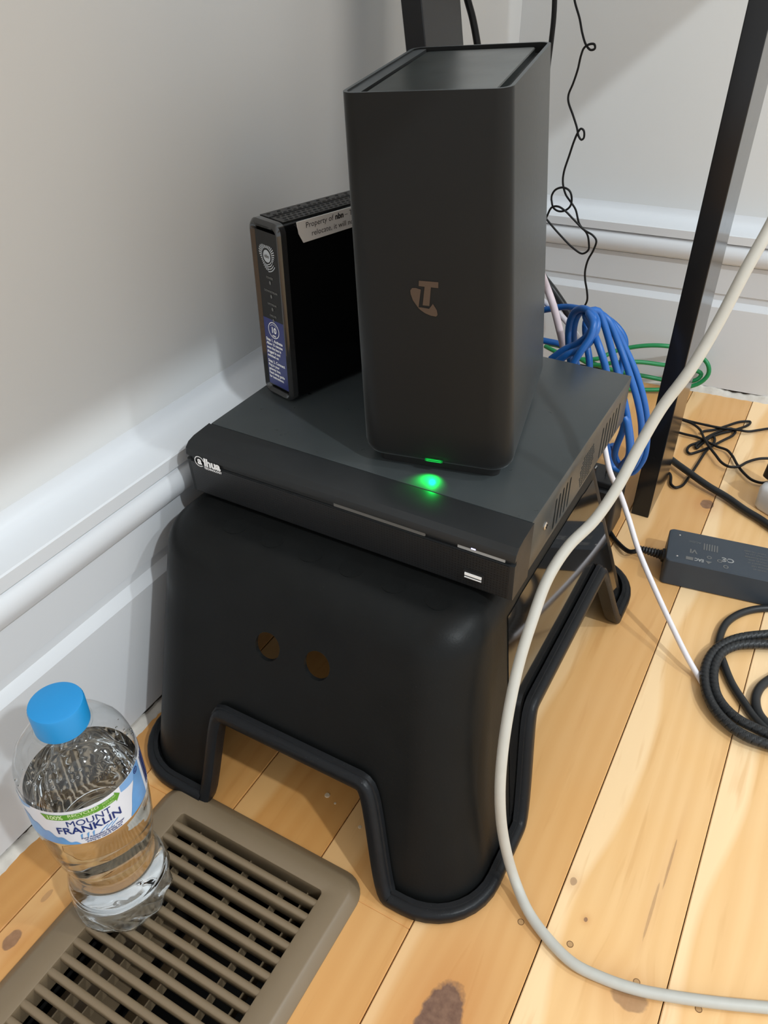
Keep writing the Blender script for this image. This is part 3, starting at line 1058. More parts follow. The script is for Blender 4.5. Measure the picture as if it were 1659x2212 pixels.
# silver sun shaped emblem and the four light names
mb = MB()
cz = 0.1135
n = 40
mb.add([nf(0.0042 * math.cos(2 * PI * k / n), cz + 0.0046 * math.sin(2 * PI * k / n)) for k in range(n)], [tuple(range(n))])
for k in range(30):
    a = math.radians(-25 + 295 * k / 29)
    w = 0.05
    r0, r1 = 0.0054, 0.0084 + 0.0012 * math.sin(3 * a)
    mb.add([nf(r0 * math.cos(a - w), cz + 1.1 * r0 * math.sin(a - w)), nf(r1 * math.cos(a - w * 0.9), cz + 1.1 * r1 * math.sin(a - w * 0.9)), nf(r1 * math.cos(a + w * 0.9), cz + 1.1 * r1 * math.sin(a + w * 0.9)), nf(r0 * math.cos(a + w), cz + 1.1 * r0 * math.sin(a + w))], [(0, 1, 2, 3)])
for r0 in (0.0051, 0.0066, 0.0082, 0.0098):
    for k in range(10):
        a, b = math.radians(-88 + 5.5 * k), math.radians(-88 + 5.5 * (k + 1))
        r1 = r0 + 0.0006
        mb.add([nf(r0 * math.cos(a), cz + 1.1 * r0 * math.sin(a)), nf(r1 * math.cos(a), cz + 1.1 * r1 * math.sin(a)), nf(r1 * math.cos(b), cz + 1.1 * r1 * math.sin(b)), nf(r0 * math.cos(b), cz + 1.1 * r0 * math.sin(b))], [(0, 1, 2, 3)])
link_mesh('sun_emblem', mb, M['sun_print'], parent=nb, smooth=0, fix=False, xf=NM)
mb = MB()
put_text(mb, 'nbn', 0.0036, lambda x, z: (x, yp - 0.0004, z), bold=0.0001, dx=0, dy=cz)
link_mesh('emblem_lettering', mb, M['dim_print'], parent=nb, smooth=0, fix=False, xf=NM)
mb = MB()
for word, z in (('POWER', 0.0975), ('DOWNSTREAM', 0.0870), ('UPSTREAM', 0.0770), ('ONLINE', 0.0680)):
    put_text(mb, word, 0.0022, nf, bold=0.00008, dx=0.001, dy=z)
    mb.add([nf(0.001 + 0.0011 * math.cos(PI * k / 8), z - 0.0036 + 0.0015 * math.sin(PI * k / 8)) for k in range(16)], [tuple(range(16))])
link_mesh('light_names', mb, M['dim_print'], parent=nb, smooth=0, fix=False, xf=NM)
# ribbed and slotted top
mt = MB().box(-NW / 2 + 0.004, yf + 0.008, NH - 0.001, NW / 2 - 0.004, ND / 2 - 0.006, NH + 0.0004)
tp = link_mesh('vent_strip', mt, M['nbn_top'], parent=nb, smooth=0, xf=NM)
mb = MB()
for j, x in enumerate((-0.0098, -0.0050, 0.0012, 0.0060, 0.0104)):
    for k in range(26):
        y = yf + 0.013 + k * 0.0047 + (0.002 if j % 2 else 0)
        if j == 0 and k % 2:
            continue
        pts = [(0.0017 * math.cos(a), 0.0011 * math.sin(a)) for a in [PI * q / 5 for q in range(10)]]
        mb.add([(x + q, y + p, NH + 0.0006) for p, q in pts], [tuple(range(10))])
o = link_mesh('vent_hole', mb, M['rec_in'], parent=tp, smooth=0, fix=False, xf=NM)
o['kind'] = 'stuff'
m = MB().box(-0.0024, yf + 0.008, NH + 0.0003, -0.0018, ND / 2 - 0.006, NH + 0.0007)
link_mesh('seam_line', m, M['rec_in'], parent=tp, smooth=0, xf=NM)
# white notice sticker on the right side face
def ns(y, z):
    return (NW / 2 + 0.0003, y, z)


ys = [-0.0532, -0.0505, 0.0500, 0.0500, -0.0482, -0.0520]
zs = [NH - 0.0008, NH - 0.0007, NH - 0.0007, NH - 0.0150, NH - 0.0162, NH - 0.0092]
m = MB().rings([[(NW / 2 - 0.0006, y, z) for y, z in zip(ys, zs)], [(NW / 2 + 0.0002, y, z) for y, z in zip(ys, zs)]])
o = link_mesh('notice_sticker', m, M['sticker'], parent=nb, smooth=0, xf=NM)
o['label'] = 'white property notice sticker'
mb = MB()
cur_ = -0.0455
for t_, b_ in (('Property of', 0.0), ('nbn', 0.00022), ('\u2013 This unit', 0.0)):
    put_text(mb, t_, 0.0056, ns, bold=b_, align='LEFT', dx=cur_, dy=NH - 0.0046)
    cur_ += max(p[0] for p in text_polys(t_, 0.0056, align='LEFT')[0]) + 0.0016
put_text(mb, 'relocate, it will not work', 0.0056, ns, align='LEFT', dx=-0.0405, dy=NH - 0.0112)
link_mesh('notice_lettering', mb, M['black_print'], parent=nb, smooth=0, fix=False, xf=NM)

# ---------------------------------------------------------------- water bottle
bot = thing('water_bottle', 'clear plastic water bottle with a sky blue cap standing on the floor vent', 'bottle')
BX, BY, BZ = 0.0990, -0.9285, 0.0066
BPROF = [(0.0195, 0.0035), (0.0235, 0.0), (0.0265, 0.0008), (0.0298, 0.006), (0.0322, 0.014), (0.0328, 0.022), (0.0322, 0.029), (0.0312, 0.0330), (0.0318, 0.0350), (0.0312, 0.038),
         (0.0292, 0.044), (0.0272, 0.0490), (0.0280, 0.0515), (0.0270, 0.0545), (0.0272, 0.058), (0.0284, 0.065), (0.0304, 0.074), (0.0322, 0.086), (0.0333, 0.098), (0.0340, 0.110), (0.0340, 0.116),
         (0.0334, 0.118), (0.0334, 0.150), (0.0338, 0.152), (0.0336, 0.156), (0.0326, 0.1610), (0.0304, 0.1665), (0.0270, 0.1715), (0.0225, 0.1755), (0.0180, 0.1785), (0.0146, 0.1812), (0.0136, 0.184), (0.0136, 0.190)]
def petal(r, z, k, n=72):
    a = 2 * PI * k / n
    if z < 0.034:
        w = math.exp(-((z - 0.012) / 0.011) ** 2)
        return r * (1 + 0.045 * w * math.sin(9 * a + z * 210))
    if 0.155 < z < 0.180:
        return r * (1 + 0.006 * math.sin(14 * a))
    return r


def dense(prof, m=3):
    out = []
    for (r0, z0), (r1, z1) in zip(prof[:-1], prof[1:]):
        n = max(1, int(abs(z1 - z0) / 0.0022))
        for k in range(n):
            out.append((r0 + (r1 - r0) * k / n, z0 + (z1 - z0) * k / n))
    return out + [prof[-1]]


mb = MB()
lathe(mb, dense(BPROF), BX, BY, BZ, 72, rfn=petal, caps=False)
link_mesh('bottle_shell', mb, M['film'], parent=bot, smooth=60)
WL = 0.139
wp = [(0.0, 0.0046), (0.0180, 0.0046)] + [(r - 0.0007, z + 0.0006) for r, z in BPROF[1:] if z < WL - 0.002] + [(0.0327, WL), (0.0, WL)]
mb = MB()
lathe(mb, dense(wp), BX, BY, BZ, 72, rfn=lambda r, z, k: petal(r, z, k) if r > 0.01 else max(r, 0.00001), caps=False)
link_mesh('water', mb, M['water'], parent=bot, smooth=60)
mb = MB()
CP = [(0.0146, 0.1845), (0.0151, 0.1848), (0.0152, 0.1990), (0.0146, 0.2004), (0.0128, 0.2010), (0.0, 0.2010)]
lathe(mb, CP, BX, BY, BZ, 96, rfn=lambda r, z, k: r * (1 - (0.012 if (k % 2 and 0.188 < z < 0.1995) else 0)), caps=True)
link_mesh('cap', mb, M['cap'], parent=bot, smooth=40)
mb = MB()
lathe(mb, [(0.0132, 0.1820), (0.0160, 0.1822), (0.0162, 0.1832), (0.0150, 0.1838), (0.0132, 0.1838)], BX, BY, BZ, 64)
link_mesh('neck_ring', mb, M['film'], parent=bot, smooth=40)
mb = MB()
lathe(mb, [(0.0146, 0.1840), (0.0150, 0.1838), (0.0150, 0.1845), (0.0146, 0.1847)], BX, BY, BZ, 64)
link_mesh('tamper_band', mb, M['cap'], parent=bot, smooth=40)
LR = 0.0345
def lb(off):
    # x is arc length round the bottle from the front, y is height
    return lambda x, y: (BX + (LR + off) * math.cos(math.radians(-34) + x / LR), BY + (LR + off) * math.sin(math.radians(-34) + x / LR), BZ + y)


def patch(pts_top, pts_bot, off):
    # strip between two equally sampled polylines of (x, y)
    f = lb(off)
    n = len(pts_top)
    m_ = MB()
    m_.add([f(*p) for p in pts_bot] + [f(*p) for p in pts_top], [(k, k + 1, n + k + 1, n + k) for k in range(n - 1)])
    return m_


def rowx(a, b, fy, n=40):
    return [(a + (b - a) * k / n, fy(a + (b - a) * k / n)) for k in range(n + 1)]


L0, L1 = 0.1185, 0.1500
lab = link_mesh('label', patch(rowx(-0.052, 0.066, lambda x: L1, 60), rowx(-0.052, 0.066, lambda x: L0, 60), 0.0), M['label_white'], parent=bot, smooth=60, fix=False)
# mountains either side
mB = patch(rowx(-0.046, -0.006, lambda x: L0 + 0.0002 + max(0, min(0.019, (-0.010 - x) * 0.62 + 0.0012 * math.sin(x * 900)))), rowx(-0.046, -0.006, lambda x: L0 + 0.0002), 0.00015)
m2 = patch(rowx(0.0205, 0.0385, lambda x: L0 + 0.0002 + min(0.0312, max(0.0, (x - 0.0200) * 2.6 + 0.001 * math.sin(x * 800)))), rowx(0.0205, 0.0385, lambda x: L0 + 0.0002), 0.00015)
link_mesh('mountain_print', m2, M['label_blue'], parent=lab, smooth=60, fix=False)
link_mesh('mountain_print', mB, M['label_blue'], parent=lab, smooth=60, fix=False)
m = patch(rowx(0.0190, 0.0385, lambda x: L1 - 0.0002), rowx(0.0190, 0.0385, lambda x: L1 - 0.0055 - 0.002 * math.sin((x - 0.019) * 160)), 0.00012)
m2 = patch(rowx(-0.050, -0.034, lambda x: L1 - 0.0002), rowx(-0.050, -0.034, lambda x: L1 - 0.010 + (x + 0.05) * 0.5), 0.00012)
link_mesh('sky_print', m2, M['label_sky'], parent=lab, smooth=60, fix=False)
link_mesh('sky_print', m, M['label_sky'], parent=lab, smooth=60, fix=False)
# green recycled arrow
ga = lambda x: 0.1452 + 0.0 * x
top = rowx(-0.0270, 0.0150, lambda x: ga(x) + 0.0023, 30) + rowx(0.0150, 0.0182, lambda x: ga(x) + 0.0040 * (0.0182 - x) / 0.0032, 6)[0:]
bot_ = rowx(-0.0245, 0.0150, lambda x: ga(x) - 0.0027, 30) + rowx(0.0150, 0.0182, lambda x: ga(x) - 0.0044 * (0.0182 - x) / 0.0032, 6)[0:]
link_mesh('recycled_arrow', patch(top, bot_, 0.00018), M['label_green'], parent=lab, smooth=60, fix=False)
mb = MB()
f = lb(0.0003)
put_text(mb, '100%', 0.0050, f, bold=0.00016, align='LEFT', dx=-0.0238, dy=0.1450, xscale=0.85)
put_text(mb, 'RECYCLED', 0.0033, f, bold=0.00008, align='LEFT', dx=-0.0118, dy=0.1461, xscale=1.05)
put_text(mb, 'PLASTIC BOTTLE', 0.0018, f, align='LEFT', dx=-0.0114, dy=0.1434)
put_text(mb, 'NOT CAP', 0.0019, f, align='LEFT', dx=0.0070, dy=0.1463)
put_text(mb, '& LABEL', 0.0019, f, align='LEFT', dx=0.0070, dy=0.1438)
link_mesh('arrow_lettering', mb, M['label_pale'], parent=lab, smooth=0, fix=False)
mb = MB()
put_text(mb, 'MOUNT', 0.0074, f, bold=0.0, dx=-0.0018, dy=0.1384, xscale=0.92)
put_text(mb, 'FRANKLIN', 0.0086, f, bold=0.00014, dx=-0.0025, dy=0.1320, xscale=0.92)
link_mesh('brand_lettering', mb, M['label_navy'], parent=lab, smooth=0, fix=False)
mb = MB()
for k, (x0, w) in enumerate(((-0.010, 0.0030), (-0.0065, 0.0026), (-0.0035, 0.0022), (0.000, 0.0022), (0.003, 0.0024), (0.006, 0.0026))):
    s = patch([(x0 + 0.0016 + 0.0020 * t + (0.0035 * t * t if x0 > -0.002 else -0.001 * t), 0.1280 - 0.0042 * (1 - t) + 0.0004) for t in [q / 6 for q in range(7)]],
              [(x0 + 0.0010 + 0.0022 * t + (0.0030 * t * t if x0 > -0.002 else -0.002 * t), 0.1272 - 0.0042 * (1 - t)) for t in [q / 6 for q in range(7)]], 0.0003)
    mb.add(s.v, s.f)
link_mesh('water_emblem', mb, M['label_blue'], parent=lab, smooth=0, fix=False)
mb = MB()
for k, t in enumerate(('Pure Australian Spring Water', 'of exceptional quality and', 'purity to nature balance')):
    put_text(mb, t, 0.0021, f, bold=0.00004, dx=0.0035, dy=0.1236 - 0.0017 * k)
link_mesh('small_print', mb, M['label_navy'], parent=lab, smooth=0, fix=False)
mb = MB()
for k in range(12):                                     # fine print bars beside the front panel
    x0 = 0.0420 + 0.0017 * k
    s = patch([(x0, L1 - 0.003), (x0 + 0.0008 + 0.0004 * (k % 3), L1 - 0.003)], [(x0, L0 + 0.003), (x0 + 0.0008 + 0.0004 * (k % 3), L0 + 0.003)], 0.0003)
    mb.add(s.v, s.f)
put_text(mb, '\u00a9', 0.006, f, bold=0.0001, dx=0.0335, dy=0.1462)
link_mesh('bar_print', mb, M['label_navy'], parent=lab, smooth=0, fix=False)
# best before stamp on the shoulder
def sh(x, y):
    z = 0.158 + y
    r = 0.0333
    for (r0, z0), (r1, z1) in zip(BPROF[:-1], BPROF[1:]):
        if z0 <= z <= z1:
            r = r0 + (r1 - r0) * (z - z0) / (z1 - z0)
    a = math.radians(-6) + x / 0.030
    return (BX + (r + 0.0003) * math.cos(a), BY + (r + 0.0003) * math.sin(a), BZ + z)


mb = MB()
put_text(mb, '06 NOV 25', 0.0044, sh, dx=0, dy=0.0102, xscale=1.0)
put_text(mb, '20:09 6B', 0.0044, sh, dx=0.0005, dy=0.0056, xscale=1.0)
link_mesh('date_stamp', mb, M['black_print'], parent=bot, smooth=0, fix=False)
mb = MB()
rd = random.Random(3)
for k in range(34):
    z = 0.152 + 0.020 * rd.random()
    a = rd.uniform(-120, 60) * PI / 180
    r = 0.0333
    for (r0, z0), (r1, z1) in zip(BPROF[:-1], BPROF[1:]):
        if z0 <= z <= z1:
            r = r0 + (r1 - r0) * (z - z0) / (z1 - z0)
    r -= 0.0006
    s_ = rd.uniform(0.0004, 0.0010)
    c = Vector((BX + r * math.cos(a), BY + r * math.sin(a), BZ + z))
    lathe(mb, [(s_ * math.sin(t) + 1e-6, s_ * math.cos(t)) for t in [PI * q / 5 for q in range(6)]], c.x, c.y, c.z, 8)
o = link_mesh('droplets', mb, M['water'], parent=bot, smooth=80)
o['kind'] = 'stuff'

# ---------------------------------------------------------------- desk standing over it all
desk = thing('desk', 'black legged desk standing over the stool against the corner walls', 'desk')
mb = MB()
def leg(x, y, w, dpt, lx, ly, z1=0.70):
    m_ = MB()
    m_.rings([[(x + lx * z, y + ly * z, z), (x + w + lx * z, y + ly * z, z), (x + w + lx * z, y + dpt + ly * z, z), (x + lx * z, y + dpt + ly * z, z)] for z in (0.0, z1)])
    return m_


link_mesh('leg', leg(0.2825, -0.313, 0.0195, 0.093, 0.006, 0.004), M['desk'], parent=desk, smooth=0, bevel=0.0008)
link_mesh('leg', leg(0.1010, -0.4005, 0.0195, 0.075, -0.150, 0.0), M['desk'], parent=desk, smooth=0, bevel=0.0008)
link_mesh('crossbar', MB().box(-0.004, -0.36, 0.672, 0.300, -0.31, 0.6995), M['desk'], parent=desk, smooth=0)
link_mesh('desktop', MB().box(0.190, -2.3, 0.70, 0.430, -0.05, 0.725), M['desktop'], parent=desk, smooth=0, bevel=0.002)  # unseen top, made narrow and white so fill light reaches the left wall

# ---------------------------------------------------------------- power adapter
psu = thing('power_adapter', 'slate black power brick with printed marks on the floor right of the desk leg', 'power adapter')
PM = Matrix.Translation((0.400, -0.380, 0)) @ Matrix.Rotation(0.148, 4, 'Z')
PW, PD, PH = 0.130, 0.0560, 0.0310
def pring(z, ins):
    return [(x, y, z) for x, y in rrect(-PW / 2 + ins, -PD / 2 + ins, PW / 2 - ins, PD / 2 - ins, 0.0048, 6)]


mb = MB().rings([pring(0.0004, 0.0012), pring(0.0014, 0.0), pring(0.0300, 0.0006), pring(0.0308, 0.0012), pring(PH, 0.0022)])
link_mesh('case', mb, M['psu'], parent=psu, smooth=35, xf=PM)
def pf(x, y):
    return (-x, -y, PH + 0.00025)


mb = MB()
put_text(mb, 'EAC', 0.0064, pf, bold=0.00022, dx=0.0328, dy=0.0175, xscale=0.75)
put_text(mb, 'C\u20ac', 0.0090, pf, bold=0.0002, dx=0.0060, dy=0.0080)
link_mesh('approval_marks', mb, M['grey_print'], parent=psu, smooth=0, fix=False, xf=PM)
mb = MB()
for cx_, cy_, r in ((0.0135, 0.0122, 0.0026), (0.0075, 0.0195, 0.0026), (0.0235, 0.010, 0.0024)):
    mb.add([pf(cx_ + r * math.cos(PI * k / 10), cy_ + r * math.sin(PI * k / 10)) for k in range(20)] + [pf(cx_ + 0.6 * r * math.cos(PI * k / 10), cy_ + 0.6 * r * math.sin(PI * k / 10)) for k in range(20)],
           [(k, (k + 1) % 20, 20 + (k + 1) % 20, 20 + k) for k in range(20)])
mb.add([pf(x, y) for x, y in ((0.0205, 0.0165), (0.0270, 0.0165), (0.0240, 0.0210))], [(0, 1, 2)])
mb.add([pf(x, y) for x, y in ((0.0385, 0.0155), (0.0455, 0.0155), (0.0455, 0.0205), (0.0385, 0.0205))], [(0, 1, 2, 3)])
put_text(mb, 'VI', 0.0088, pf, bold=0.0003, dx=0.0390, dy=0.0050)
put_text(mb, 'AC/DC', 0.0040, pf, dx=0.0385, dy=-0.0110)
rd = random.Random(5)
for k in range(7):
    put_text(mb, ('INPUT 100-240V', 'OUTPUT 12V 5A', 'POWER ADAPTER', 'MODEL 60W', 'EFFICIENCY VI', 'INDOOR USE', 'SERIES 60')[k], 0.0030, pf, align='LEFT', dx=-0.030 - 0.002 * (k % 3), dy=-0.014 + 0.0046 * k)
for k in range(6):
    x0 = 0.016 + 0.0025 * k
    mb.add([pf(x, y) for x, y in ((x0, -0.012), (x0 + 0.0012, -0.012), (x0 + 0.0012, -0.001), (x0, -0.001))], [(0, 1, 2, 3)])
o = link_mesh('rating_print', mb, M['dim_print'], parent=psu, smooth=0, fix=False, xf=PM)
o['kind'] = 'stuff'
for x, y in ((-0.054, 0.018), (-0.054, -0.018)):
    m = MB()
    lathe(m, [(0.0012, 0.0306), (0.0012, 0.0311), (0.0004, 0.0314)], x, y, 0, 12)
    link_mesh('pin', m, M['steel'], parent=psu, smooth=40, xf=PM)
rs = []
n = 26
for k in range(n + 1):
    t = k / n
    r = 0.0072 if t < 0.12 else 0.0056 - 0.0022 * t
    if t > 0.2 and k % 3 == 0:
        r -= 0.0009
    x = -PW / 2 - 0.026 * t + 0.001
    rs.append([(x, 0.001 + 0.004 * t + r * math.cos(2 * PI * q / 14), 0.0135 - 0.001 * t + r * math.sin(2 * PI * q / 14)) for q in range(14)])
link_mesh('strain_relief', MB().rings(rs), M['plug'], parent=psu, smooth=50, xf=PM)
mb = MB()
e = PM @ Vector((-PW / 2 - 0.023, 0.0046, 0.0126))
tube(mb, [tuple(e), (0.303, -0.393, 0.0085), (0.285, -0.378, 0.004), (0.262, -0.350, 0.003), (0.235, -0.325, 0.003)], 0.0025, 10)
link_mesh('cord', mb, M['black_cable'], parent=psu, smooth=60)

# ---------------------------------------------------------------- plug packs and power board
ad = thing('plug_pack', 'black plug pack half hidden behind the stool beside the right desk leg', 'plug pack')
mb = MB().rings([[(x, y, z) for x, y in rrect(0.222 + i, -0.372 + i, 0.274 - i, -0.322 - i, 0.006, 4)] for z, i in ((0.0005, 0.001), (0.002, 0), (0.0560, 0.001), (0.0580, 0.003))])
link_mesh('case', mb, M['plug'], parent=ad, smooth=35)
mb = MB().box(0.231, -0.366, 0.058, 0.266, -0.330, 0.0655)
link_mesh('plug_face', mb, M['plug'], parent=ad, smooth=0, bevel=0.0015)
pr = MB().box(-0.0006, -0.003, 0.0655, 0.0006, 0.003, 0.0745)
p1 = link_mesh('pin', pr, M['steel'], parent=ad, smooth=0)
p1.location = (0.243, -0.354, 0)
p2 = p1.copy(); COL.objects.link(p2); p2.location = (0.254, -0.349, 0)
pb = thing('power_board', 'white power board cut by the right frame edge on the bare floor', 'power board')
PBM = Matrix.Translation((0.3995, -0.2325, 0)) @ Matrix.Rotation(math.radians(-31), 4, 'Z')
mb = MB().rings([[(x, y, z) for x, y in rrect(i, i, 0.30 - i, 0.062 - i, 0.008, 5)] for z, i in ((0.0003, 0.002), (0.003, 0.0005), (0.0260, 0.0002), (0.0310, 0.002), (0.0330, 0.0055))])
link_mesh('case', mb, M['board_white'], parent=pb, smooth=45, xf=PBM)
mb = MB().rings([[(x, y, z) for x, y in rrect(0.070 + i, 0.012 + i, 0.110 - i, 0.050 - i, 0.006, 5)] for z, i in ((0.0325, 0), (0.0335, 0.0006))])
link_mesh('socket', mb, M['board_white'], parent=pb, smooth=45, xf=PBM)
pl = thing('mains_plug', 'black plug pack standing in the white power board at the right frame edge', 'plug')
mb = MB().rings([[(x, y, z) for x, y in rrect(-0.006 + i, 0.010 + i, 0.044 - i, 0.056 - i, 0.006, 4)] for z, i in ((0.0338, 0.002), (0.036, 0), (0.062, 0.0015), (0.0645, 0.005))])
link_mesh('case', mb, M['plug'], parent=pl, smooth=40, xf=PBM)
mb = MB().box(0.006, 0.020, 0.0635, 0.034, 0.046, 0.0655)
link_mesh('raised_panel', mb, M['plug'], parent=pl, smooth=0, bevel=0.0006, xf=PBM)

# ---------------------------------------------------------------- cables
CAB = {}
CAB['white_front']=[(0.3692,-0.5523,0.4413),(0.3635,-0.5741,0.4076),(0.3573,-0.5877,0.3824),(0.3508,-0.5996,0.3526),(0.3431,-0.6124,0.3258),(0.3334,-0.6232,0.3027),(0.3272,-0.6356,0.2805),(0.3215,-0.654,0.2559),(0.3145,-0.6702,0.2382),(0.3049,-0.6867,0.2251),(0.2994,-0.7048,0.2092),(0.2988,-0.725,0.1892),(0.2994,-0.7435,0.1687),(0.3022,-0.7621,0.1451),(0.3061,-0.7771,0.1181),(0.3109,-0.7865,0.0887),(0.3179,-0.7889,0.0493),(0.3308,-0.7923,0.013),(0.3467,-0.8052,0.006),(0.3667,-0.8161,0.0045),(0.3844,-0.822,0.0045),(0.4027,-0.8215,0.0045),(0.4225,-0.8181,0.0045),(0.444,-0.8111,0.0045),(0.4701,-0.8009,0.0045),(0.4979,-0.7887,0.0045),(0.5336,-0.7728,0.0045)]
CAB['white_thin']=[(0.235,-0.458,0.213),(0.243,-0.435,0.205),(0.2754,-0.4426,0.13),(0.2877,-0.4368,0.105),(0.3009,-0.4429,0.085),(0.3177,-0.4592,0.066),(0.3405,-0.4789,0.046),(0.3659,-0.5022,0.028),(0.3889,-0.5225,0.013),(0.402,-0.5316,0.0045),(0.4092,-0.5394,0.0027)]
CAB['blue_a']=[(0.1982,-0.42,0.2183),(0.2092,-0.42,0.2301),(0.2211,-0.42,0.2391),(0.2298,-0.42,0.2499),(0.2326,-0.418,0.2602),(0.2273,-0.412,0.266),(0.2175,-0.405,0.2659),(0.2072,-0.395,0.2571),(0.2026,-0.39,0.2425),(0.2028,-0.385,0.2219),(0.2085,-0.38,0.1918),(0.2207,-0.37,0.149)]
CAB['blue_b']=[(0.2075,-0.43,0.2219),(0.2167,-0.43,0.2318),(0.2269,-0.428,0.2378),(0.2333,-0.425,0.2455),(0.236,-0.42,0.2586),(0.2291,-0.41,0.2643),(0.2198,-0.4,0.2627),(0.2099,-0.39,0.254),(0.2059,-0.385,0.239),(0.2081,-0.38,0.2114),(0.2161,-0.375,0.1762)]
CAB['blue_c']=[(0.2243,-0.438,0.2278),(0.2289,-0.435,0.2398),(0.2339,-0.43,0.2521),(0.2337,-0.425,0.2622),(0.2242,-0.41,0.2659),(0.2298,-0.4,0.2643),(0.237,-0.4,0.2534),(0.2483,-0.4,0.2287),(0.2612,-0.4,0.1989),(0.2748,-0.4,0.163),(0.2813,-0.395,0.1312),(0.2767,-0.39,0.1052),(0.2687,-0.4,0.1221),(0.2733,-0.41,0.1576),(0.275,-0.415,0.1732),(0.2805,-0.415,0.1572),(0.2835,-0.41,0.1322),(0.276,-0.4,0.1118)]
CAB['blue_d']=[(0.2545,-0.43,0.2192),(0.2483,-0.43,0.2345),(0.2394,-0.425,0.2469),(0.2278,-0.41,0.2531),(0.2191,-0.4,0.2586),(0.2232,-0.385,0.2575),(0.2358,-0.385,0.252),(0.2491,-0.385,0.232),(0.2639,-0.39,0.2094),(0.2785,-0.39,0.1791),(0.2864,-0.385,0.1483),(0.2881,-0.38,0.1168),(0.2804,-0.375,0.0949),(0.2649,-0.375,0.0928),(0.2536,-0.375,0.1174)]
CAB['blue_e']=[(0.2321,-0.4,0.1917),(0.2291,-0.4,0.215),(0.2202,-0.39,0.2324),(0.2158,-0.38,0.246),(0.2231,-0.375,0.252),(0.2384,-0.375,0.2442),(0.2542,-0.375,0.2235),(0.2706,-0.378,0.1999),(0.2841,-0.378,0.1698),(0.2905,-0.372,0.1374),(0.2903,-0.365,0.1035),(0.2795,-0.36,0.0818),(0.2659,-0.36,0.0902),(0.2566,-0.362,0.1112)]
CAB['blue_f']=[(0.1389,-0.31,0.2121),(0.1576,-0.315,0.2212),(0.1758,-0.32,0.229),(0.1954,-0.33,0.234),(0.2171,-0.33,0.2315),(0.2333,-0.33,0.2236),(0.2437,-0.33,0.2111),(0.2448,-0.33,0.1914),(0.2453,-0.335,0.1546)]
CAB['blue_g']=[(0.1487,-0.33,0.1921),(0.1665,-0.33,0.1928),(0.1817,-0.33,0.192),(0.1954,-0.33,0.1826),(0.2031,-0.33,0.1633)]
CAB['green_a']=[(0.0748,-0.0419,0.05),(0.0895,-0.0498,0.05),(0.1143,-0.0501,0.045),(0.1528,-0.0461,0.05),(0.1729,-0.0305,0.06),(0.2066,-0.0179,0.07),(0.2385,-0.0072,0.072),(0.2705,0.0157,0.06),(0.2909,0.0123,0.05),(0.2957,0.0119,0.035),(0.2871,0.0087,0.02),(0.265,0.0025,0.01),(0.2249,-0.017,0.006),(0.1828,-0.0335,0.006),(0.1409,-0.0302,0.006)]
CAB['green_b']=[(0.0727,-0.0323,0.05),(0.0975,-0.0331,0.05),(0.1504,-0.0573,0.045),(0.1811,-0.0557,0.055),(0.2086,-0.0392,0.055),(0.237,-0.0219,0.05),(0.27,0.0107,0.038),(0.2861,0.018,0.03),(0.2823,0.0144,0.022),(0.2557,0.0112,0.014),(0.2127,-0.0059,0.02),(0.1821,-0.0189,0.025),(0.1588,-0.0362,0.035),(0.1331,-0.045,0.045)]
CAB['curly_a']=[(0.0539,-0.0447,0.4991),(0.0601,-0.0441,0.4729),(0.0683,-0.0432,0.4551),(0.0735,-0.0427,0.4406),(0.0794,-0.0421,0.4292),(0.0855,-0.0415,0.4243),(0.0901,-0.0411,0.4259),(0.0889,-0.0412,0.4301),(0.0841,-0.0417,0.4303),(0.0777,-0.0423,0.4263),(0.0751,-0.0426,0.4182),(0.0733,-0.0428,0.4037),(0.0698,-0.0431,0.3889),(0.0659,-0.0435,0.3762),(0.0668,-0.0434,0.3687),(0.0745,-0.0426,0.3539),(0.0807,-0.042,0.3413),(0.0843,-0.0417,0.3316),(0.0883,-0.0413,0.3277),(0.0908,-0.041,0.33),(0.0896,-0.0411,0.3383),(0.086,-0.0415,0.3402),(0.0831,-0.0418,0.3363),(0.0794,-0.0421,0.3254),(0.0758,-0.0425,0.309),(0.0715,-0.0429,0.2883),(0.0719,-0.0429,0.2754),(0.0773,-0.0424,0.2617),(0.0843,-0.0417,0.2538),(0.0921,-0.0409,0.2448),(0.1001,-0.0401,0.2263),(0.1112,-0.039,0.2156),(0.1153,-0.0386,0.2041),(0.116,-0.0385,0.195),(0.1089,-0.0392,0.1892),(0.0958,-0.0405,0.1949),(0.078,-0.0423,0.2086),(0.0627,-0.0438,0.2219),(0.0543,-0.0446,0.23),(0.0501,-0.045,0.2343)]
CAB['curly_b']=[(0.0575,-0.0503,0.2319),(0.0632,-0.0497,0.2455),(0.0709,-0.049,0.2475),(0.0804,-0.048,0.2433),(0.0938,-0.0467,0.233),(0.1086,-0.0453,0.2218),(0.1201,-0.0441,0.2166),(0.1259,-0.0435,0.2101),(0.1241,-0.0437,0.1978),(0.1189,-0.0442,0.1837),(0.1173,-0.0444,0.1691),(0.1191,-0.0442,0.1567),(0.1238,-0.0438,0.1413),(0.1256,-0.0436,0.1285),(0.1211,-0.044,0.1159),(0.1172,-0.0444,0.1073)]
CAB['curly_c']=[(0.0604,-0.047,0.2549),(0.0641,-0.0467,0.2448),(0.0713,-0.046,0.2409),(0.0796,-0.0451,0.2424),(0.0859,-0.0445,0.2489),(0.0864,-0.0445,0.2588),(0.0823,-0.0449,0.2675),(0.0736,-0.0457,0.2706),(0.0644,-0.0466,0.2669),(0.0605,-0.047,0.2596),(0.0606,-0.047,0.2538)]
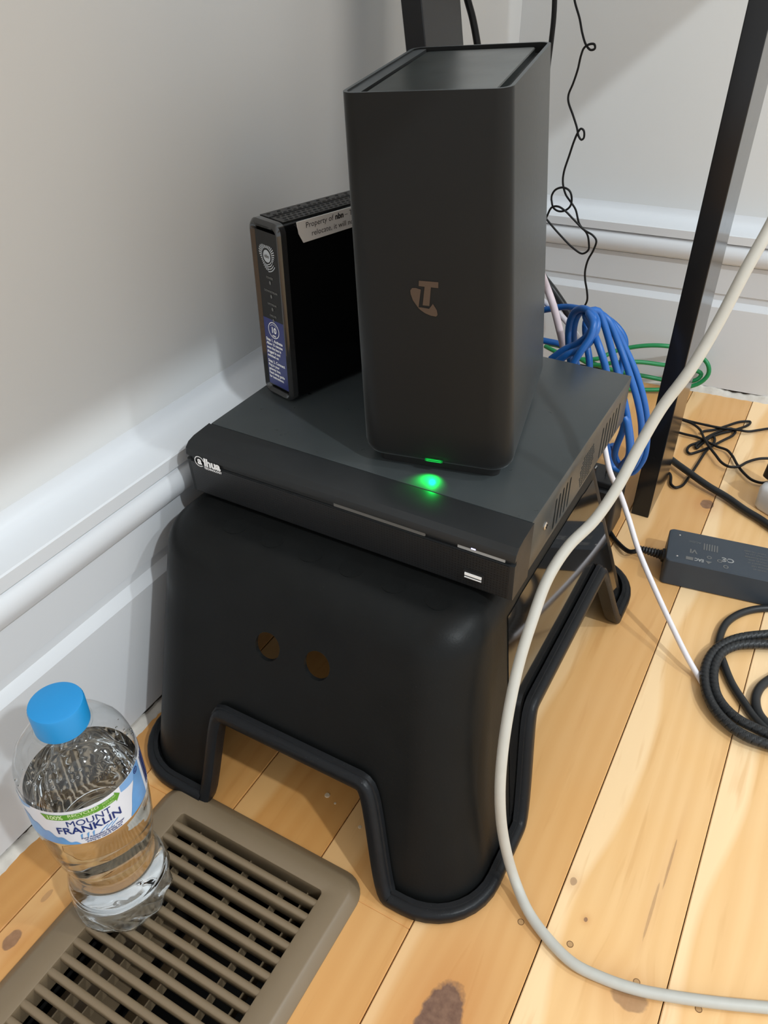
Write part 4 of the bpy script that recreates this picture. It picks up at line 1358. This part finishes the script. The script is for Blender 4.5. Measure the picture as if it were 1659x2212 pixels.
CAB['black_a']=[(0.0475,-0.0853,0.5007),(0.0506,-0.085,0.4753),(0.0517,-0.0849,0.4578),(0.0515,-0.0849,0.4331),(0.0508,-0.085,0.4027),(0.052,-0.0849,0.3588),(0.035,-0.09,0.26),(0.05,-0.075,0.12),(0.075,-0.06,0.03),(0.11,-0.055,0.004)]
CAB['black_b']=[(0.0341,-0.3,0.5097),(0.0423,-0.3,0.4888),(0.0482,-0.3,0.4746),(0.0543,-0.3,0.4545),(0.0615,-0.3,0.4263),(0.0676,-0.3,0.3947),(0.085,-0.29,0.28),(0.1,-0.27,0.13),(0.13,-0.25,0.03),(0.17,-0.235,0.005)]
CAB['black_c']=[(0.158,-0.492,0.335),(0.15,-0.455,0.345),(0.142,-0.4,0.34),(0.1412,-0.3,0.2494),(0.1555,-0.3,0.2356),(0.1731,-0.3,0.2167),(0.1822,-0.3,0.2057)]
CAB['pink']=[(0.19,-0.492,0.3),(0.18,-0.455,0.312),(0.172,-0.415,0.302),(0.1671,-0.362,0.2634),(0.1764,-0.362,0.2456),(0.1853,-0.362,0.2235),(0.1926,-0.362,0.2044)]
CAB['white_loop']=[(0.15,-0.5,0.275),(0.148,-0.44,0.285),(0.1528,-0.31,0.225),(0.1692,-0.31,0.2155),(0.1816,-0.31,0.2053),(0.1921,-0.31,0.1946)]
CAB['thick_black']=[(0.2584,-0.1475,0.006),(0.2953,-0.1877,0.008),(0.3245,-0.2125,0.0098),(0.3494,-0.2272,0.008),(0.3727,-0.237,0.006),(0.3958,-0.2525,0.0055),(0.4121,-0.2615,0.0055),(0.4224,-0.2685,0.0055),(0.4643,-0.2982,0.0055)]
CAB['tangle_a']=[(0.284,-0.2105,0.003),(0.302,-0.214,0.003),(0.3097,-0.2373,0.003),(0.3149,-0.2411,0.003),(0.321,-0.2345,0.003),(0.3243,-0.2125,0.003),(0.3272,-0.1795,0.003),(0.3305,-0.1411,0.003),(0.3349,-0.1197,0.003),(0.3342,-0.1044,0.003),(0.3307,-0.0984,0.003),(0.3269,-0.1084,0.003),(0.3219,-0.1268,0.003),(0.3186,-0.1388,0.003),(0.3166,-0.1348,0.003),(0.3202,-0.1186,0.003),(0.3298,-0.0936,0.003),(0.3408,-0.0741,0.003),(0.3484,-0.0673,0.003),(0.3537,-0.0711,0.003),(0.3535,-0.0833,0.003),(0.3457,-0.1008,0.003),(0.3334,-0.1269,0.003),(0.3228,-0.1453,0.003),(0.3138,-0.1564,0.003),(0.3093,-0.1514,0.003),(0.3096,-0.1373,0.003),(0.316,-0.1261,0.003),(0.3243,-0.1099,0.003),(0.3375,-0.0881,0.003),(0.3542,-0.0668,0.003),(0.3669,-0.0448,0.003),(0.3667,-0.0365,0.003),(0.3559,-0.0425,0.003),(0.3417,-0.0627,0.003),(0.3301,-0.08,0.003),(0.3177,-0.0921,0.003),(0.3161,-0.0984,0.003)]
CAB['tangle_b']=[(0.2809,-0.078,0.006),(0.2964,-0.0794,0.006),(0.3144,-0.0793,0.006),(0.3349,-0.0777,0.006),(0.3544,-0.0725,0.006),(0.3685,-0.0702,0.006),(0.3811,-0.0592,0.006),(0.3907,-0.05,0.006),(0.4329,-0.0188,0.006)]
CAB['tangle_c']=[(0.285,-0.1129,0.0045),(0.2983,-0.1137,0.0045),(0.313,-0.1136,0.0045),(0.3223,-0.1164,0.0045),(0.332,-0.1214,0.0045),(0.3413,-0.1253,0.0045),(0.3531,-0.1277,0.0045),(0.3619,-0.139,0.0045),(0.3704,-0.1561,0.0045),(0.3799,-0.1708,0.0045),(0.3926,-0.1833,0.0045),(0.4032,-0.1842,0.0045),(0.4124,-0.1758,0.0045),(0.4377,-0.1507,0.0045)]
CAB['tangle_d']=[(0.2848,-0.0831,0.0075),(0.3008,-0.0869,0.0075),(0.3132,-0.0979,0.0075),(0.3216,-0.1159,0.0075),(0.3307,-0.1328,0.0075),(0.3428,-0.1511,0.0075),(0.354,-0.1667,0.0075),(0.3631,-0.1713,0.0075),(0.3729,-0.1658,0.0075),(0.381,-0.1496,0.0075),(0.3923,-0.135,0.0075),(0.4047,-0.127,0.0075)]
CAB['coil_a']=[(0.4765,-0.4018,0.0035),(0.4556,-0.4029,0.0035),(0.4358,-0.4131,0.0035),(0.4211,-0.4286,0.0035),(0.4117,-0.4483,0.0035),(0.4095,-0.4707,0.0035),(0.4113,-0.4868,0.0035),(0.4183,-0.5026,0.0035),(0.4295,-0.5247,0.0035),(0.4421,-0.5416,0.0035),(0.4537,-0.5552,0.0035),(0.4657,-0.564,0.0035),(0.4887,-0.5734,0.0035)]
CAB['coil_b']=[(0.4871,-0.4362,0.0078),(0.4637,-0.4422,0.0078),(0.4412,-0.456,0.0078),(0.4232,-0.4715,0.0078),(0.4104,-0.4919,0.0078),(0.4058,-0.5141,0.0078),(0.4076,-0.535,0.0078),(0.4148,-0.5551,0.0078),(0.4252,-0.5694,0.0078),(0.4381,-0.5788,0.0078),(0.4516,-0.5831,0.0078),(0.4673,-0.5828,0.0078),(0.495,-0.5787,0.0078)]
CAB['coil_c']=[(0.4887,-0.4523,0.008),(0.4657,-0.4583,0.008),(0.443,-0.4682,0.008),(0.4265,-0.4793,0.008),(0.4158,-0.4945,0.008),(0.4125,-0.5138,0.008),(0.4147,-0.5332,0.008),(0.4217,-0.5514,0.008),(0.4322,-0.5628,0.008),(0.4437,-0.5688,0.008),(0.455,-0.5707,0.008),(0.4678,-0.5722,0.008),(0.494,-0.5702,0.008)]
CAB['coil_d']=[(0.4843,-0.4731,0.004),(0.4705,-0.4871,0.004),(0.4601,-0.5022,0.004),(0.4525,-0.5186,0.004),(0.4511,-0.5342,0.004),(0.4556,-0.549,0.004),(0.4631,-0.5571,0.004),(0.4768,-0.5647,0.004)]
CAB['adapter_cord']=[(0.254,-0.3367,0.011),(0.2791,-0.3505,0.011),(0.2877,-0.3592,0.011),(0.2984,-0.3683,0.011),(0.3068,-0.3682,0.011),(0.3109,-0.3687,0.011)]
def cable(name, keys, r, material, label, cat='cable', group=None, seg=10, step=0.004, groove=0.0, gdepth=0.0, parts=None):
    mb = MB()
    for k in keys:
        tube(mb, CAB[k], r, seg, step, groove, gdepth)
    o = link_mesh(name, mb, material, smooth=60, fix=True)
    return tag(o, label, cat, group)


cable('network_cable', ['white_front'], 0.00365, M['white_cable'], 'thick grey white network cable sweeping down in front of the stool and across the floor', seg=18)
cable('network_cable', ['white_thin'], 0.0026, M['white_thin'], 'thin white cable running from behind the stool to the black cord coil', seg=14)
cable('coiled_network_cable', ['blue_a', 'blue_b', 'blue_c', 'blue_d', 'blue_e', 'blue_f', 'blue_g'], 0.0033, M['blue'], 'coiled bright blue network cable hanging behind the recorder', seg=12)
bt = MB()
for z, y, x in ((0.148, -0.413, 0.2905), ):
    tube(bt, [CAB['blue_d'][8], tuple((Vector(CAB['blue_d'][8]) + Vector(CAB['blue_d'][9])) / 2), CAB['blue_d'][9]], 0.00305, 12, 0.003)
cable('coiled_network_cable', ['green_a', 'green_b'], 0.0030, M['green'], 'loose loops of green network cable in front of the back skirting', seg=12)
cable('thin_cord', ['curly_a', 'curly_b', 'curly_c'], 0.00135, M['black_cable'], 'thin black cord hanging in kinks and loops in front of the back wall', seg=8, step=0.002)
cable('black_cable', ['black_a'], 0.0030, M['black_cable'], 'black cord rising behind the right rear corner of the modem tower', seg=10)
cable('black_cable', ['black_b'], 0.0034, M['black_cable'], 'black cord rising between the left desk leg and the wall corner', seg=10)
cable('black_cable', ['black_c'], 0.0045, M['black_cable2'], 'thick black cord slanting down behind the modem tower to the blue coil', seg=12)
cable('phone_cable', ['white_loop'], 0.0030, M['white_thin'], 'short white cable looping behind the pinkish white one and the modem tower', seg=12)
cable('phone_cable', ['pink'], 0.0036, M['pink'], 'pinkish white cable dropping behind the recorder beside the blue coil', seg=12)
cable('black_cable', ['thick_black'], 0.0042, M['black_cable2'], 'straight charcoal cord crossing the floor from the desk leg to the power board', seg=12)
cable('thin_cord', ['tangle_a', 'tangle_b', 'tangle_c', 'tangle_d'], 0.0017, M['black_cable'], 'tangled thin black cord lying on the floor right of the desk leg', seg=8, step=0.003)
mb = MB()
for key, rad, gr in (('coil_a', 0.0036, 0.0), ('coil_b', 0.0044, 0.0052), ('coil_c', 0.0043, 0.0052), ('coil_d', 0.0041, 0.0)):
    tube(mb, CAB[key], rad, 20, 0.0004 if gr else 0.003, gr, 0.0006)
tag(link_mesh('black_cable', mb, M['black_cable2'], smooth=60), 'coiled black power cord in ribbed wrap at the right edge of the floor', 'cable')
